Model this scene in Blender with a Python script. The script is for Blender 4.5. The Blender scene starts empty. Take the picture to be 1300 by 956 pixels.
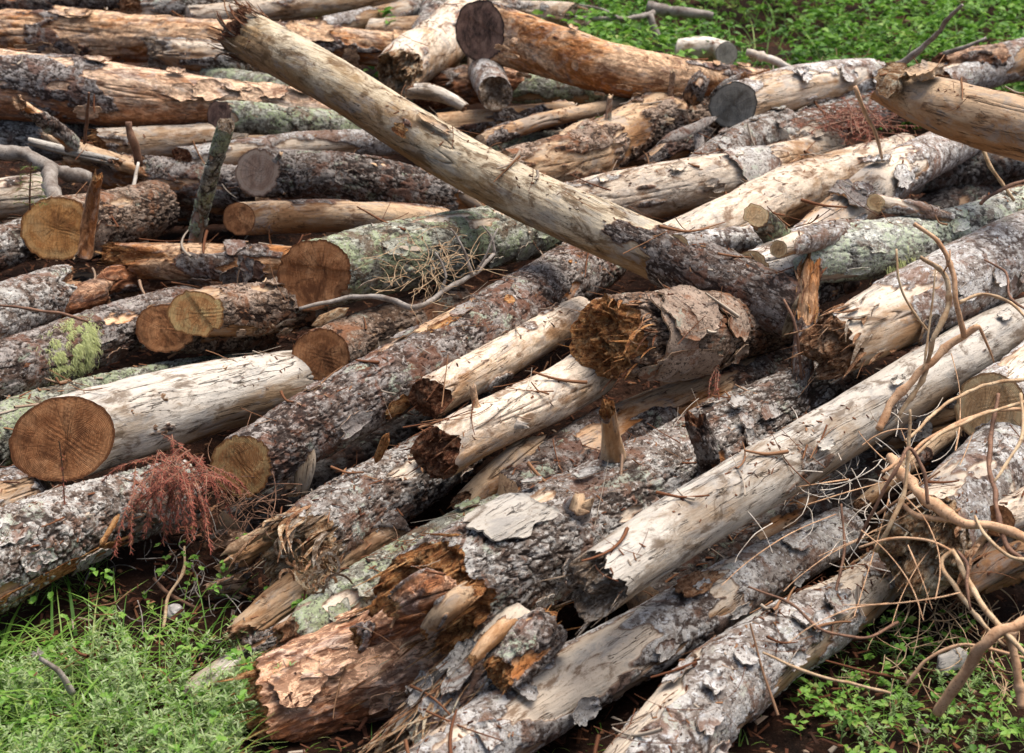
import bpy, math, random
import numpy as np
from mathutils import Vector, Matrix

random.seed(7); np.random.seed(7)
SC = bpy.context.scene
COL = SC.collection

# ------------------------------------------------------------------ camera, sky, sun, exposure
PW, PH, FL = 1300.0, 956.0, 1805.6          # photograph size and focal length in its pixels
CAM = np.array([0.0, 0.0, 2.2]); PITCH = math.radians(20)
cd = bpy.data.cameras.new('camera'); cam = bpy.data.objects.new('camera', cd); COL.objects.link(cam)
cd.lens = 50; cd.sensor_width = 36; cd.clip_start = 0.05; cd.clip_end = 500
cam.location = CAM; cam.rotation_euler = (math.radians(90) - PITCH, 0, 0)
cd.dof.use_dof = True; cd.dof.focus_distance = 4.6; cd.dof.aperture_fstop = 4.0
SC.camera = cam
SUN_EL, SUN_AZ = 72, 65                      # light comes from above, behind the pile and mostly from overhead
w = bpy.data.worlds.new('World'); SC.world = w; w.use_nodes = True
nt = w.node_tree; sky = nt.nodes.new('ShaderNodeTexSky'); sky.sky_type = 'NISHITA'; sky.sun_disc = False
sky.sun_elevation = math.radians(SUN_EL); sky.sun_rotation = math.radians(SUN_AZ)
sky.air_density = 1.0; sky.dust_density = 6.0; sky.ozone_density = 0.6
bg = nt.nodes['Background']; bg.inputs['Strength'].default_value = 0.062
nt.links.new(sky.outputs[0], bg.inputs['Color'])
sl = bpy.data.lights.new('sun', 'SUN'); so = bpy.data.objects.new('sun', sl); COL.objects.link(so)
sl.energy = 1.5; sl.angle = math.radians(45); sl.color = (1.0, 0.965, 0.92)
so.rotation_euler = Vector((math.sin(math.radians(SUN_AZ)) * math.cos(math.radians(SUN_EL)),
                            math.cos(math.radians(SUN_AZ)) * math.cos(math.radians(SUN_EL)),
                            math.sin(math.radians(SUN_EL)))).to_track_quat('Z', 'Y').to_euler()
so.location = (0, 0, 20)
SC.view_settings.view_transform = 'Standard'; SC.view_settings.look = 'None'
SC.view_settings.exposure = 1.42; SC.view_settings.gamma = 1.0
SC.cycles.max_bounces = 5; SC.cycles.diffuse_bounces = 1; SC.cycles.transparent_max_bounces = 4
SC.cycles.use_denoising = True

# ------------------------------------------------------------------ noise in numpy
def _h(ix, iy, iz, seed):
    n = (ix.astype(np.uint32) * np.uint32(374761393) + iy.astype(np.uint32) * np.uint32(668265263)
         + iz.astype(np.uint32) * np.uint32(2147483647) + np.uint32((seed * 974711 + 12345) & 0xffffffff))
    n = (n ^ (n >> np.uint32(13))) * np.uint32(1274126177)
    n = (n ^ (n >> np.uint32(16))) * np.uint32(2246822519)
    n = n ^ (n >> np.uint32(15))
    return n.astype(np.float32) * np.float32(1 / 4294967296.0)
def vn(p, seed=0):
    f = np.floor(p); i = f.astype(np.int64); t = (p - f).astype(np.float32); t = t * t * (3 - 2 * t)
    ix, iy, iz = i[..., 0], i[..., 1], i[..., 2]; tx, ty, tz = t[..., 0], t[..., 1], t[..., 2]
    a = _h(ix, iy, iz, seed) * (1 - tx) + _h(ix + 1, iy, iz, seed) * tx
    b = _h(ix, iy + 1, iz, seed) * (1 - tx) + _h(ix + 1, iy + 1, iz, seed) * tx
    c = _h(ix, iy, iz + 1, seed) * (1 - tx) + _h(ix + 1, iy, iz + 1, seed) * tx
    d = _h(ix, iy + 1, iz + 1, seed) * (1 - tx) + _h(ix + 1, iy + 1, iz + 1, seed) * tx
    return ((a * (1 - ty) + b * ty) * (1 - tz) + (c * (1 - ty) + d * ty) * tz) * 2 - 1
def fbm(p, o=3, seed=0, g=0.5):
    r = 0; a = 1; n = 0
    for k in range(o):
        r = r + a * vn(p * (2.03 ** k), seed + k * 17); n += a; a *= g
    return r / n
def worley(p, seed=0):
    f = np.floor(p).astype(np.int64); F1 = np.full(p.shape[:-1], 9.0, np.float32); F2 = F1.copy(); ID = F1 * 0
    for dx in (-1, 0, 1):
        for dy in (-1, 0, 1):
            for dz in (-1, 0, 1):
                ix, iy, iz = f[..., 0] + dx, f[..., 1] + dy, f[..., 2] + dz
                r0 = _h(ix, iy, iz, seed); r1 = _h(ix, iy, iz, seed + 1); r2 = _h(ix, iy, iz, seed + 2)
                d = np.sqrt((ix + r0 - p[..., 0]) ** 2 + (iy + r1 - p[..., 1]) ** 2 + (iz + r2 - p[..., 2]) ** 2).astype(np.float32)
                c = d < F1
                F2 = np.where(c, F1, np.minimum(F2, d)); ID = np.where(c, r0, ID); F1 = np.where(c, d, F1)
    return F1, F2, ID
def sstep(a, b, x):
    t = np.clip((x - a) / (b - a), 0, 1); return t * t * (3 - 2 * t)
def V3(x, y, z): return np.stack(np.broadcast_arrays(x, y, z), -1)

# ------------------------------------------------------------------ the lie of the land
def G(x, y):
    """height of the forest floor: level in front, a bank rising behind"""
    x = np.asarray(x, float); y = np.asarray(y, float)
    b = np.maximum(y - 3.4, 0) * 0.12 + np.maximum(y - 11.5, 0) * 0.10
    b = b + 0.25 * np.maximum(3.4 - y, 0) * -0.1
    return b + 0.03 * fbm(V3(x * 1.3, y * 1.3, 0.5), 3, 5)
_F = np.array([0, math.cos(PITCH), -math.sin(PITCH)]); _U = np.array([0, math.sin(PITCH), math.cos(PITCH)])
def G0(y): return max(y - 3.4, 0) * 0.12 + max(y - 11.5, 0) * 0.10 - 0.025 * max(3.4 - y, 0)
def at(px, py, h):
    """the point of the place that the photograph shows at (px, py), h metres above the forest floor"""
    d = np.array([(px - PW / 2) / FL, 0, 0]) + _F + _U * ((PH / 2 - py) / FL)
    lo, hi = 0.5, 60.0
    for _ in range(50):
        m = (lo + hi) / 2; q = CAM + d * m
        if q[2] > G0(q[1]) + h: lo = m
        else: hi = m
    return CAM + d * lo
def depth(p): return float(np.dot(p - CAM, _F))
def rad(p, rpx): return rpx * depth(p) / FL

# ------------------------------------------------------------------ object helpers
def mesh_np(name, co, quads=None, tris=None, mat=None, attrs=None, smooth=True, matidx=None):
    me = bpy.data.meshes.new(name)
    loops = []; starts = []; n = 0
    if quads is not None and len(quads):
        q = np.asarray(quads, np.int32); loops.append(q.ravel()); starts.append(np.arange(len(q)) * 4); n = len(q) * 4
    if tris is not None and len(tris):
        t = np.asarray(tris, np.int32); loops.append(t.ravel()); starts.append(n + np.arange(len(t)) * 3)
    loops = np.concatenate(loops); starts = np.concatenate(starts).astype(np.int32)
    me.vertices.add(len(co)); me.vertices.foreach_set('co', np.asarray(co, np.float32).ravel())
    me.loops.add(len(loops)); me.loops.foreach_set('vertex_index', loops)
    me.polygons.add(len(starts)); me.polygons.foreach_set('loop_start', starts)
    me.polygons.foreach_set('use_smooth', np.full(len(starts), smooth, bool))
    if attrs:
        for k, v in attrs.items():
            a = me.attributes.new(k, 'FLOAT', 'POINT'); a.data.foreach_set('value', np.asarray(v, np.float32).ravel())
    me.update(calc_edges=True)
    if mat: me.materials.append(mat)
    return me
def link(name, me, parent=None, loc=None, rot=None):
    o = bpy.data.objects.new(name, me); COL.objects.link(o)
    if parent is not None: o.parent = parent
    if loc is not None: o.location = loc
    if rot is not None: o.rotation_euler = rot
    return o
USED = set()
def tag(o, label=None, cat=None, group=None, kind=None):
    if label:
        if label in USED and not group: print('DUPLICATE LABEL', label)
        USED.add(label); o['label'] = label
    if cat: o['category'] = cat
    if group: o['group'] = group
    if kind: o['kind'] = kind
    return o
def grid_quads(ns, nt_, wrap=True):
    i = np.arange(ns - 1)[:, None]; j = np.arange(nt_ if wrap else nt_ - 1)[None, :]
    a = i * nt_ + j; b = i * nt_ + (j + 1) % nt_
    return np.stack([a, b, b + nt_, a + nt_], -1).reshape(-1, 4)
# ------------------------------------------------------------------ materials
class NB:
    def __init__(s, name):
        s.m = bpy.data.materials.new(name); s.m.use_nodes = True; s.t = s.m.node_tree; s.t.nodes.clear()
        s.out = s.n('ShaderNodeOutputMaterial'); s.b = s.n('ShaderNodeBsdfPrincipled')
        s.l(s.b.outputs[0], s.out.inputs[0])
    def n(s, t, **k):
        o = s.t.nodes.new(t)
        for a, v in k.items(): setattr(o, a, v)
        return o
    def l(s, a, b): s.t.links.new(a, b)
    def inp(s, sock, v):
        if isinstance(v, bpy.types.NodeSocket): s.l(v, sock)
        elif isinstance(v, tuple) and len(v) == 3 and len(sock.default_value) == 4: sock.default_value = (*v, 1)
        else: sock.default_value = v
    def math(s, op, a, b=0.0, c=None, clamp=False):
        o = s.n('ShaderNodeMath', operation=op, use_clamp=clamp); s.inp(o.inputs[0], a); s.inp(o.inputs[1], b)
        if c is not None: s.inp(o.inputs[2], c)
        return o.outputs[0]
    def mix(s, f, a, b, mode='MIX'):
        o = s.n('ShaderNodeMix', data_type='RGBA', blend_type=mode); s.inp(o.inputs[0], f); s.inp(o.inputs[6], a); s.inp(o.inputs[7], b)
        return o.outputs[2]
    def noise(s, vec, scale, det=4, rough=0.55, dist=0.0):
        o = s.n('ShaderNodeTexNoise'); s.inp(o.inputs['Vector'], vec); o.inputs['Scale'].default_value = scale
        o.inputs['Detail'].default_value = det; o.inputs['Roughness'].default_value = rough; o.inputs['Distortion'].default_value = dist
        return o.outputs['Fac']
    def vor(s, vec, scale, feat='F1', out='Distance', rnd=1.0):
        o = s.n('ShaderNodeTexVoronoi', feature=feat); s.inp(o.inputs['Vector'], vec); o.inputs['Scale'].default_value = scale
        o.inputs['Randomness'].default_value = rnd
        return o.outputs[out]
    def ramp(s, f, stops, interp='LINEAR'):
        o = s.n('ShaderNodeValToRGB'); s.inp(o.inputs[0], f); r = o.color_ramp; r.interpolation = interp
        while len(r.elements) < len(stops): r.elements.new(0.5)
        for e, (p, c) in zip(r.elements, stops):
            e.position = p; e.color = (*c, 1) if len(c) == 3 else c
        return o.outputs[0]
    def step(s, f, a, b):
        o = s.n('ShaderNodeMapRange', interpolation_type='SMOOTHSTEP'); s.inp(o.inputs[0], f)
        o.inputs[1].default_value = a; o.inputs[2].default_value = b
        return o.outputs[0]
    def attr(s, name):
        return s.n('ShaderNodeAttribute', attribute_name=name).outputs['Fac']
    def coords(s, sc=(1, 1, 1), seed=True):
        tc = s.n('ShaderNodeTexCoord'); v = tc.outputs['Object']
        if seed:
            oi = s.n('ShaderNodeAttribute', attribute_name='seed', attribute_type='OBJECT')
            vm = s.n('ShaderNodeVectorMath', operation='SCALE'); s.inp(vm.inputs[0], (3.1, 5.7, 2.3)); s.l(oi.outputs['Fac'], vm.inputs['Scale'])
            va = s.n('ShaderNodeVectorMath', operation='ADD'); s.l(v, va.inputs[0]); s.l(vm.outputs[0], va.inputs[1]); v = va.outputs[0]
        s.base = v
        return s.sc(v, sc)
    def sc(s, v, sc):
        o = s.n('ShaderNodeVectorMath', operation='MULTIPLY'); s.l(v, o.inputs[0]); o.inputs[1].default_value = sc
        return o.outputs[0]
    def bump(s, h, dist=0.004, strength=1.0, prev=None):
        o = s.n('ShaderNodeBump'); s.inp(o.inputs['Height'], h); o.inputs['Distance'].default_value = dist
        o.inputs['Strength'].default_value = strength
        if prev is not None: s.l(prev, o.inputs['Normal'])
        return o.outputs[0]
    def done(s, col, rough=0.8, normal=None, spec=0.25):
        s.inp(s.b.inputs['Base Color'], col); s.inp(s.b.inputs['Roughness'], rough)
        s.b.inputs['Specular IOR Level'].default_value = spec
        if normal is not None: s.l(normal, s.b.inputs['Normal'])
        return s.m

def wood_nodes(s, pal, cracks=1.0, specks=1.0, flaky=0.0, stain=0.0):
    """bare wood with the grain along the log's own X axis; returns colour, height"""
    b = s.base
    pale, mid, dark, crack = pal
    n1 = s.noise(s.sc(b, (1.3, 6, 6)), 1.6, 5, 0.6, 0.4)
    col = s.ramp(n1, [(0.33, dark), (0.47, mid), (0.62, pale)])
    n2 = s.noise(s.sc(b, (2.5, 45, 45)), 1.5, 6, 0.65, 0.2)
    col = s.mix(s.math('MULTIPLY', s.step(n2, 0.5, 0.75), 0.55), col, mid)
    col = s.mix(s.math('MULTIPLY', s.step(n2, 0.48, 0.28), 0.5), col, dark)
    und = s.attr('underside')
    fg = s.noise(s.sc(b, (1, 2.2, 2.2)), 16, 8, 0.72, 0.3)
    undn = s.math('ADD', s.math('MULTIPLY', s.math('SUBTRACT', fg, 0.5), 0.9), und)
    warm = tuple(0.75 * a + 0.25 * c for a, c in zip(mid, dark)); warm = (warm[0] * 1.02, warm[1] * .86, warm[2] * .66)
    col = s.mix(s.math('MULTIPLY', s.step(undn, 0.52 - .12 * stain, 0.85 - .12 * stain), 0.72), col, warm)  # browner towards the underside, broken up by noise
    col = s.mix(s.math('MULTIPLY', s.step(undn, 0.42, 0.15), 0.75), col, tuple(min(.8, 1.15 * a) for a in pale))  # paler towards the top
    col = s.mix(s.math('MULTIPLY', s.step(fg, 0.56, 0.66), 0.4), col, dark)
    ft = s.noise(s.sc(b, (1, 2, 2)), 75, 5, 0.7, 0.2)
    col = s.mix(s.math('MULTIPLY', s.step(ft, 0.57, 0.66), 0.5), col, dark)
    n3 = s.noise(s.sc(b, (9, 60, 60)), 1.2, 5, 0.7, 0.5)
    msk = s.noise(b, 4.5, 3, 0.6)
    sp = s.math('MULTIPLY', s.step(n3, 0.60, 0.68), s.step(msk, 0.42, 0.58))
    col = s.mix(s.math('MULTIPLY', sp, 0.5 * specks), col, crack)
    gw = s.noise(s.sc(b, (1.5, 3.5, 3.5)), 3.5, 7, 0.72, 0.5)
    g_ = 0.36 * (pale[0] + pale[1] + pale[2]) / 3 + 0.12
    col = s.mix(s.math('MULTIPLY', s.step(gw, 0.50, 0.62), 0.55), col, (g_ * 1.02, g_ * .98, g_ * .92))
    # soft blotches of brown stain
    st = s.noise(s.sc(b, (2, 5, 5)), 3.1, 6, 0.7, 0.6)
    col = s.mix(s.math('MULTIPLY', s.step(st, 0.54 - .05 * stain, 0.66 - .05 * stain), 0.8), col, tuple(0.55 * a + 0.45 * c for a, c in zip(dark, crack)))
    # drying cracks
    cr = s.noise(s.sc(b, (0.7, 13, 13)), 1.7, 4, 0.6, 0.35)
    line = s.math('SUBTRACT', 1.0, s.math('DIVIDE', s.math('ABSOLUTE', s.math('SUBTRACT', cr, 0.5)), 0.009), clamp=True)
    line = s.math('MULTIPLY', line, s.step(msk, 0.44, 0.52))
    line = s.math('MAXIMUM', line, s.math('MULTIPLY', s.step(s.attr('check'), .45, .95), .8))
    col = s.mix(s.math('MULTIPLY', line, 0.9 * cracks), col, crack)
    h = s.math('ADD', s.math('ADD', s.math('MULTIPLY', n2, 0.5), s.math('MULTIPLY', n3, 0.6)), s.math('MULTIPLY', fg, 0.5))
    h = s.math('SUBTRACT', h, s.math('MULTIPLY', line, 1.2))
    h = s.math('SUBTRACT', h, s.math('MULTIPLY', sp, 0.4))
    if flaky > 0:
        f1 = s.noise(s.sc(b, (14, 26, 26)), 1.6, 8, 0.72, 0.8)
        f2 = s.vor(s.sc(b, (22, 60, 60)), 1.1, 'F1', 'Color')
        sepf = s.n('ShaderNodeSeparateColor'); s.l(f2, sepf.inputs[0])
        fm = s.step(f1, 0.47, 0.53)
        col = s.mix(s.math('MULTIPLY', fm, 0.75 * flaky), col, tuple(0.45 * a for a in dark))
        col = s.mix(s.math('MULTIPLY', s.step(f1, 0.42, 0.36), 0.6 * flaky), col, pale)
        col = s.mix(s.math('MULTIPLY', s.step(sepf.outputs[0], 0.72, 0.8), 0.5 * flaky), col, crack)
        h = s.math('ADD', h, s.math('MULTIPLY', f1, -2.2 * flaky))
    return col, h

def bark_nodes(s, pal, lichen, lcol, scale=1.0):
    b = s.base
    plate, plate2, crev, red = pal
    n1 = s.noise(b, 13 * scale, 8, 0.7, 0.3)
    col = s.ramp(n1, [(0.34, crev), (0.44, plate2), (0.53, plate), (0.68, tuple(min(.72, 1.45 * a) for a in plate))])
    ti = s.attr('tier')
    col = s.mix(s.math('MULTIPLY', s.step(ti, 0.62, 0.66), 0.6), col, plate2)
    col = s.mix(s.math('MULTIPLY', s.step(ti, 0.20, 0.16), 0.55), col, tuple(min(.72, 1.5 * a) for a in plate))
    n2 = s.noise(s.sc(b, (1, 1.3, 1.3)), 62, 6, 0.74, 0.3)
    col = s.mix(s.math('MULTIPLY', s.step(n2, 0.53, 0.59), 0.85), col, crev)
    n4 = s.noise(s.sc(b, (1, 1.2, 1.2)), 48, 6, 0.74, 0.3)
    col = s.mix(s.math('MULTIPLY', s.step(n4, 0.55, 0.61), 0.8), col, tuple(min(.75, 1.9 * a) for a in plate))
    nr = s.noise(b, 6.5 * scale, 7, 0.74, 0.6)
    col = s.mix(s.math('MULTIPLY', s.step(nr, 0.51, 0.59), 0.8), col, red)
    ck = s.attr('crev')
    ckn = s.math('ADD', ck, s.math('MULTIPLY', s.math('SUBTRACT', n2, 0.5), 1.2))
    col = s.mix(s.math('MULTIPLY', s.step(ckn, 0.35, 0.8), 0.9), col, crev)
    if lichen > 0:
        l1 = s.noise(b, 9, 7, 0.72, 0.4); l2 = s.noise(b, 85, 4, 0.7)
        lm = s.math('MULTIPLY', s.step(l1, 0.62 - 0.14 * lichen, 0.67 - 0.14 * lichen), s.step(l2, 0.42, 0.52))
        lm = s.math('MULTIPLY', lm, s.math('SUBTRACT', 1.0, s.math('MULTIPLY', ck, 0.6)))
        col = s.mix(s.math('MULTIPLY', lm, 0.85), col, lcol)
    h = s.math('ADD', s.math('MULTIPLY', n1, 1.6), s.math('MULTIPLY', s.math('SUBTRACT', n4, n2), 1.1))
    return col, h

def log_material(name, wood, bark, lichen=0.0, lcol=(0.33, 0.38, 0.25), flaky=0.0, cracks=1.0, specks=1.0, rough=0.78, stain=0.0):
    s = NB(name); s.coords()
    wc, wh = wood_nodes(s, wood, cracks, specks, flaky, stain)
    bc, bh = bark_nodes(s, bark, lichen, lcol)
    m = s.attr('bark')
    col = s.mix(s.step(m, 0.35, 0.65), wc, bc)
    # thin rim of torn inner bark along the edge of the bark
    edge = s.math('MULTIPLY', s.step(m, 0.02, 0.3), s.step(m, 0.75, 0.45))
    col = s.mix(s.math('MULTIPLY', edge, 0.6), col, (0.16, 0.07, 0.03))
    h = s.mix(m, wh, bh)
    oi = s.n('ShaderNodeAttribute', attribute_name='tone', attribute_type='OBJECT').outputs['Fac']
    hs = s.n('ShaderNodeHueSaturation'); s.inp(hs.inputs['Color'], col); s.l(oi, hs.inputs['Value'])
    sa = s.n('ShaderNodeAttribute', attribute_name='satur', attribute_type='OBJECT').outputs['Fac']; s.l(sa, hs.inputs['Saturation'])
    return s.done(hs.outputs[0], rough, s.bump(h, 0.006, 0.9), 0.2)

SILVER = ((0.60, 0.55, 0.475), (0.40, 0.325, 0.245), (0.20, 0.13, 0.075), (0.035, 0.022, 0.014))
CREAM = ((0.63, 0.54, 0.43), (0.45, 0.305, 0.185), (0.25, 0.13, 0.058), (0.042, 0.02, 0.01))
OLIVE = ((0.54, 0.46, 0.33), (0.36, 0.25, 0.135), (0.18, 0.095, 0.036), (0.035, 0.022, 0.012))
ORANGE = ((0.62, 0.43, 0.27), (0.43, 0.185, 0.060), (0.21, 0.070, 0.022), (0.04, 0.016, 0.009))
RED = ((0.56, 0.36, 0.23), (0.34, 0.135, 0.055), (0.17, 0.055, 0.022), (0.035, 0.013, 0.008))
TAN = ((0.50, 0.36, 0.23), (0.36, 0.20, 0.095), (0.22, 0.105, 0.045), (0.045, 0.022, 0.012))
BK_GREY = ((0.36, 0.34, 0.31), (0.16, 0.118, 0.092), (0.034, 0.021, 0.015), (0.17, 0.082, 0.048))
BK_DARK = ((0.22, 0.195, 0.175), (0.095, 0.062, 0.046), (0.022, 0.013, 0.010), (0.13, 0.056, 0.032))
BK_PALE = ((0.48, 0.455, 0.42), (0.28, 0.235, 0.20), (0.065, 0.040, 0.030), (0.20, 0.105, 0.065))
BK_BROWN = ((0.30, 0.225, 0.17), (0.15, 0.09, 0.055), (0.024, 0.013, 0.009), (0.24, 0.10, 0.045))
BK_MOSS = ((0.34, 0.34, 0.28), (0.17, 0.155, 0.12), (0.03, 0.024, 0.018), (0.13, 0.08, 0.045))
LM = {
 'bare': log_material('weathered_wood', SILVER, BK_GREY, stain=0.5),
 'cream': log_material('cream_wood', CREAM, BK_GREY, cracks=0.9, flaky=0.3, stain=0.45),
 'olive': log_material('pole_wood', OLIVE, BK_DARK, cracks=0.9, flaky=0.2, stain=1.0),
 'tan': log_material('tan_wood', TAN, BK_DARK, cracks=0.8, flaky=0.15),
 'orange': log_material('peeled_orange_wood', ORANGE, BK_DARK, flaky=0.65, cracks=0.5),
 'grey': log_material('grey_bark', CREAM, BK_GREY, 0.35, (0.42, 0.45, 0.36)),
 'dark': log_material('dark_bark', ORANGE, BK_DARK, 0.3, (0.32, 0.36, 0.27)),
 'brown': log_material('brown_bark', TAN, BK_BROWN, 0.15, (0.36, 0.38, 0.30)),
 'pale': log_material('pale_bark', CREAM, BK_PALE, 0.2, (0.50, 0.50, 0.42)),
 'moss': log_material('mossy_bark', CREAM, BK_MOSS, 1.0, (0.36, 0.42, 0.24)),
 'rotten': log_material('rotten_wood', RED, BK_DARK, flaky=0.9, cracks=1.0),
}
def cut_material(name, pal, dirty=0.5):
    """a sawn end: growth rings, drying checks, saw marks; the log's axis is X"""
    s = NB(name); b = s.coords()
    tc = s.n('ShaderNodeTexCoord'); raw = tc.outputs['Object']
    sep = s.n('ShaderNodeSeparateXYZ'); s.l(raw, sep.inputs[0]); y, z = sep.outputs[1], sep.outputs[2]
    nd = s.noise(s.base, 9, 3, 0.6)
    r = s.math('SQRT', s.math('ADD', s.math('MULTIPLY', y, y), s.math('MULTIPLY', z, z)))
    rr = s.math('ADD', r, s.math('MULTIPLY', nd, 0.02))
    ring = s.math('SINE', s.math('MULTIPLY', rr, 1500.0)); ring2 = s.math('SINE', s.math('MULTIPLY', rr, 560.0))
    pale, mid, dark, crack = pal
    n1 = s.noise(s.base, 14, 6, 0.65, 0.5)
    col = s.ramp(n1, [(0.34, dark), (0.5, mid), (0.66, pale)])
    col = s.mix(s.math('MULTIPLY', s.step(ring, 0.2, 0.9), 0.28), col, dark)
    col = s.mix(s.math('MULTIPLY', s.step(ring2, 0.5, 1.0), 0.3), col, tuple(0.6 * a for a in dark))
    saw = s.noise(s.sc(s.base, (1, 90, 9)), 2.2, 4, 0.6, 0.3)
    col = s.mix(s.math('MULTIPLY', s.step(saw, 0.52, 0.66), 0.45), col, tuple(0.5 * a for a in mid))
    col = s.mix(s.math('MULTIPLY', s.step(saw, 0.46, 0.34), 0.3), col, pale)
    ang = s.math('ARCTAN2', z, y)
    cv = s.n('ShaderNodeCombineXYZ'); s.l(s.math('MULTIPLY', s.math('SINE', ang), 3.0), cv.inputs[0]); s.l(s.math('MULTIPLY', s.math('COSINE', ang), 3.0), cv.inputs[1]); s.l(s.math('MULTIPLY', r, 2.0), cv.inputs[2])
    va = s.n('ShaderNodeVectorMath', operation='ADD'); s.l(cv.outputs[0], va.inputs[0])
    oi = s.n('ShaderNodeAttribute', attribute_name='seed', attribute_type='OBJECT'); s.l(oi.outputs['Fac'], va.inputs[1])
    ck = s.noise(va.outputs[0], 1.5, 3, 0.5)
    line = s.math('SUBTRACT', 1.0, s.math('DIVIDE', s.math('ABSOLUTE', s.math('SUBTRACT', ck, 0.5)), 0.022), clamp=True)
    rho = s.attr('rho')
    line = s.math('MULTIPLY', line, s.math('SUBTRACT', 1.05, rho, clamp=True))
    lm_ = s.step(s.noise(s.base, 7, 3, 0.6), 0.42, 0.58)
    col = s.mix(s.math('MULTIPLY', s.math('MULTIPLY', line, lm_), 0.8), col, crack)
    fuzz = s.noise(s.sc(s.base, (1, 4, 1)), 45, 6, 0.75, 0.3)
    col = s.mix(s.math('MULTIPLY', s.step(fuzz, 0.53, 0.62), 0.45), col, dark)
    col = s.mix(s.math('MULTIPLY', s.step(fuzz, 0.45, 0.36), 0.35), col, pale)
    blot = s.noise(s.base, 11, 6, 0.7, 0.8)
    col = s.mix(s.math('MULTIPLY', s.step(blot, 0.60 - 0.14 * dirty, 0.72 - 0.1 * dirty), 0.45 + 0.45 * dirty), col, tuple(0.5 * a + 0.5 * c for a, c in zip(crack, dark)))
    rn = s.math('ADD', rho, s.math('MULTIPLY', s.math('SUBTRACT', fuzz, 0.5), 0.16))
    col = s.mix(s.math('MULTIPLY', s.math('MULTIPLY', s.step(rn, 0.74, 0.80), s.step(rn, 0.95, 0.90)), 0.35 * (1 - dirty * .6)), col, tuple(min(.75, 1.15 * a) for a in pale))
    col = s.mix(s.math('MULTIPLY', s.step(rn, 0.92, 0.97), 0.85), col, tuple(0.5 * a + 0.5 * c for a, c in zip(crack, dark)))
    h = s.math('ADD', s.math('MULTIPLY', saw, 1.0), s.math('SUBTRACT', s.math('MULTIPLY', ring, 0.15), s.math('MULTIPLY', line, 1.5)))
    return s.done(col, 0.8, s.bump(h, 0.004, 0.8), 0.2)
CM = {
 'orange': cut_material('sawn_end_orange', ((0.718, 0.433, 0.187), (0.618, 0.292, 0.093), (0.359, 0.141, 0.043), (0.03, 0.017, 0.01)), 0.5),
 'tan': cut_material('sawn_end_tan', ((0.718, 0.537, 0.24), (0.657, 0.319, 0.121), (0.386, 0.167, 0.057), (0.03, 0.017, 0.01)), 0.5),
 'brown': cut_material('sawn_end_brown', ((0.671, 0.339, 0.156), (0.452, 0.194, 0.078), (0.263, 0.097, 0.035), (0.025, 0.012, 0.008)), 1.0),
 'pink': cut_material('sawn_end_pink', ((0.72, 0.54, 0.40), (0.62, 0.40, 0.27), (0.40, 0.24, 0.16), (0.06, 0.03, 0.02)), 0.1),
 'grey': cut_material('sawn_end_grey', ((0.36, 0.34, 0.29), (0.25, 0.235, 0.20), (0.15, 0.135, 0.11), (0.03, 0.025, 0.02)), 0.4),
 'black': cut_material('sawn_end_blackened', ((0.39, 0.247, 0.182), (0.182, 0.104, 0.078), (0.052, 0.034, 0.029), (0.012, 0.009, 0.008)), 0.8),
 'yellow': cut_material('sawn_end_yellow', ((0.78, 0.58, 0.34), (0.70, 0.44, 0.22), (0.46, 0.26, 0.12), (0.05, 0.03, 0.015)), 0.25),
}
def fibre_material(name, pal):
    s = NB(name); s.coords()
    a, b_, c, d = pal
    n1 = s.noise(s.sc(s.base, (5, 38, 38)), 1.5, 7, 0.7, 0.4)
    n2 = s.noise(s.base, 13, 5, 0.65, 0.5)
    col = s.ramp(n1, [(0.3, d), (0.43, c), (0.55, b_), (0.7, a)])
    col = s.mix(s.math('MULTIPLY', s.step(n2, 0.5, 0.66), 0.65), col, c)
    col = s.mix(s.math('MULTIPLY', s.step(n2, 0.46, 0.36), 0.45), col, a)
    n3 = s.noise(s.sc(s.base, (1, 1.6, 1.6)), 55, 7, 0.75, 0.4)
    col = s.mix(s.math('MULTIPLY', s.step(n3, 0.53, 0.60), 0.7), col, d)
    col = s.mix(s.math('MULTIPLY', s.step(n3, 0.45, 0.38), 0.6), col, a)
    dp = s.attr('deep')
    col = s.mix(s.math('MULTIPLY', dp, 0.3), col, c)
    return s.done(col, 0.88, s.bump(s.math('SUBTRACT', s.math('MULTIPLY', n1, 2.0), s.math('MULTIPLY', n3, 1.6)), 0.008, 1.0), 0.12)
FM = {
 'red': fibre_material('broken_fibres_red', ((0.42, 0.25, 0.15), (0.24, 0.10, 0.05), (0.11, 0.038, 0.018), (0.03, 0.012, 0.008))),
 'tan': fibre_material('broken_fibres_tan', ((0.728, 0.52, 0.338), (0.468, 0.247, 0.13), (0.221, 0.098, 0.046), (0.035, 0.017, 0.01))),
 'orange': fibre_material('broken_fibres_orange', ((0.75, 0.494, 0.247), (0.546, 0.247, 0.085), (0.273, 0.104, 0.039), (0.04, 0.017, 0.01))),
 'grey': fibre_material('broken_fibres_grey', ((0.65, 0.585, 0.494), (0.364, 0.273, 0.195), (0.156, 0.098, 0.058), (0.025, 0.016, 0.01))),
 'pale': fibre_material('broken_fibres_pale', ((0.75, 0.715, 0.546), (0.598, 0.39, 0.221), (0.286, 0.143, 0.065), (0.04, 0.02, 0.012))),
}
def twig_material(name, c1, c2, c3):
    s = NB(name); s.coords()
    n = s.noise(s.base, 22, 5, 0.65); col = s.ramp(n, [(0.35, c2), (0.6, c1)])
    n2 = s.noise(s.base, 120, 3, 0.6); col = s.mix(s.math('MULTIPLY', s.step(n2, 0.58, 0.66), 0.6), col, c3)
    return s.done(col, 0.7, s.bump(n2, 0.002, 0.6), 0.25)
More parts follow.
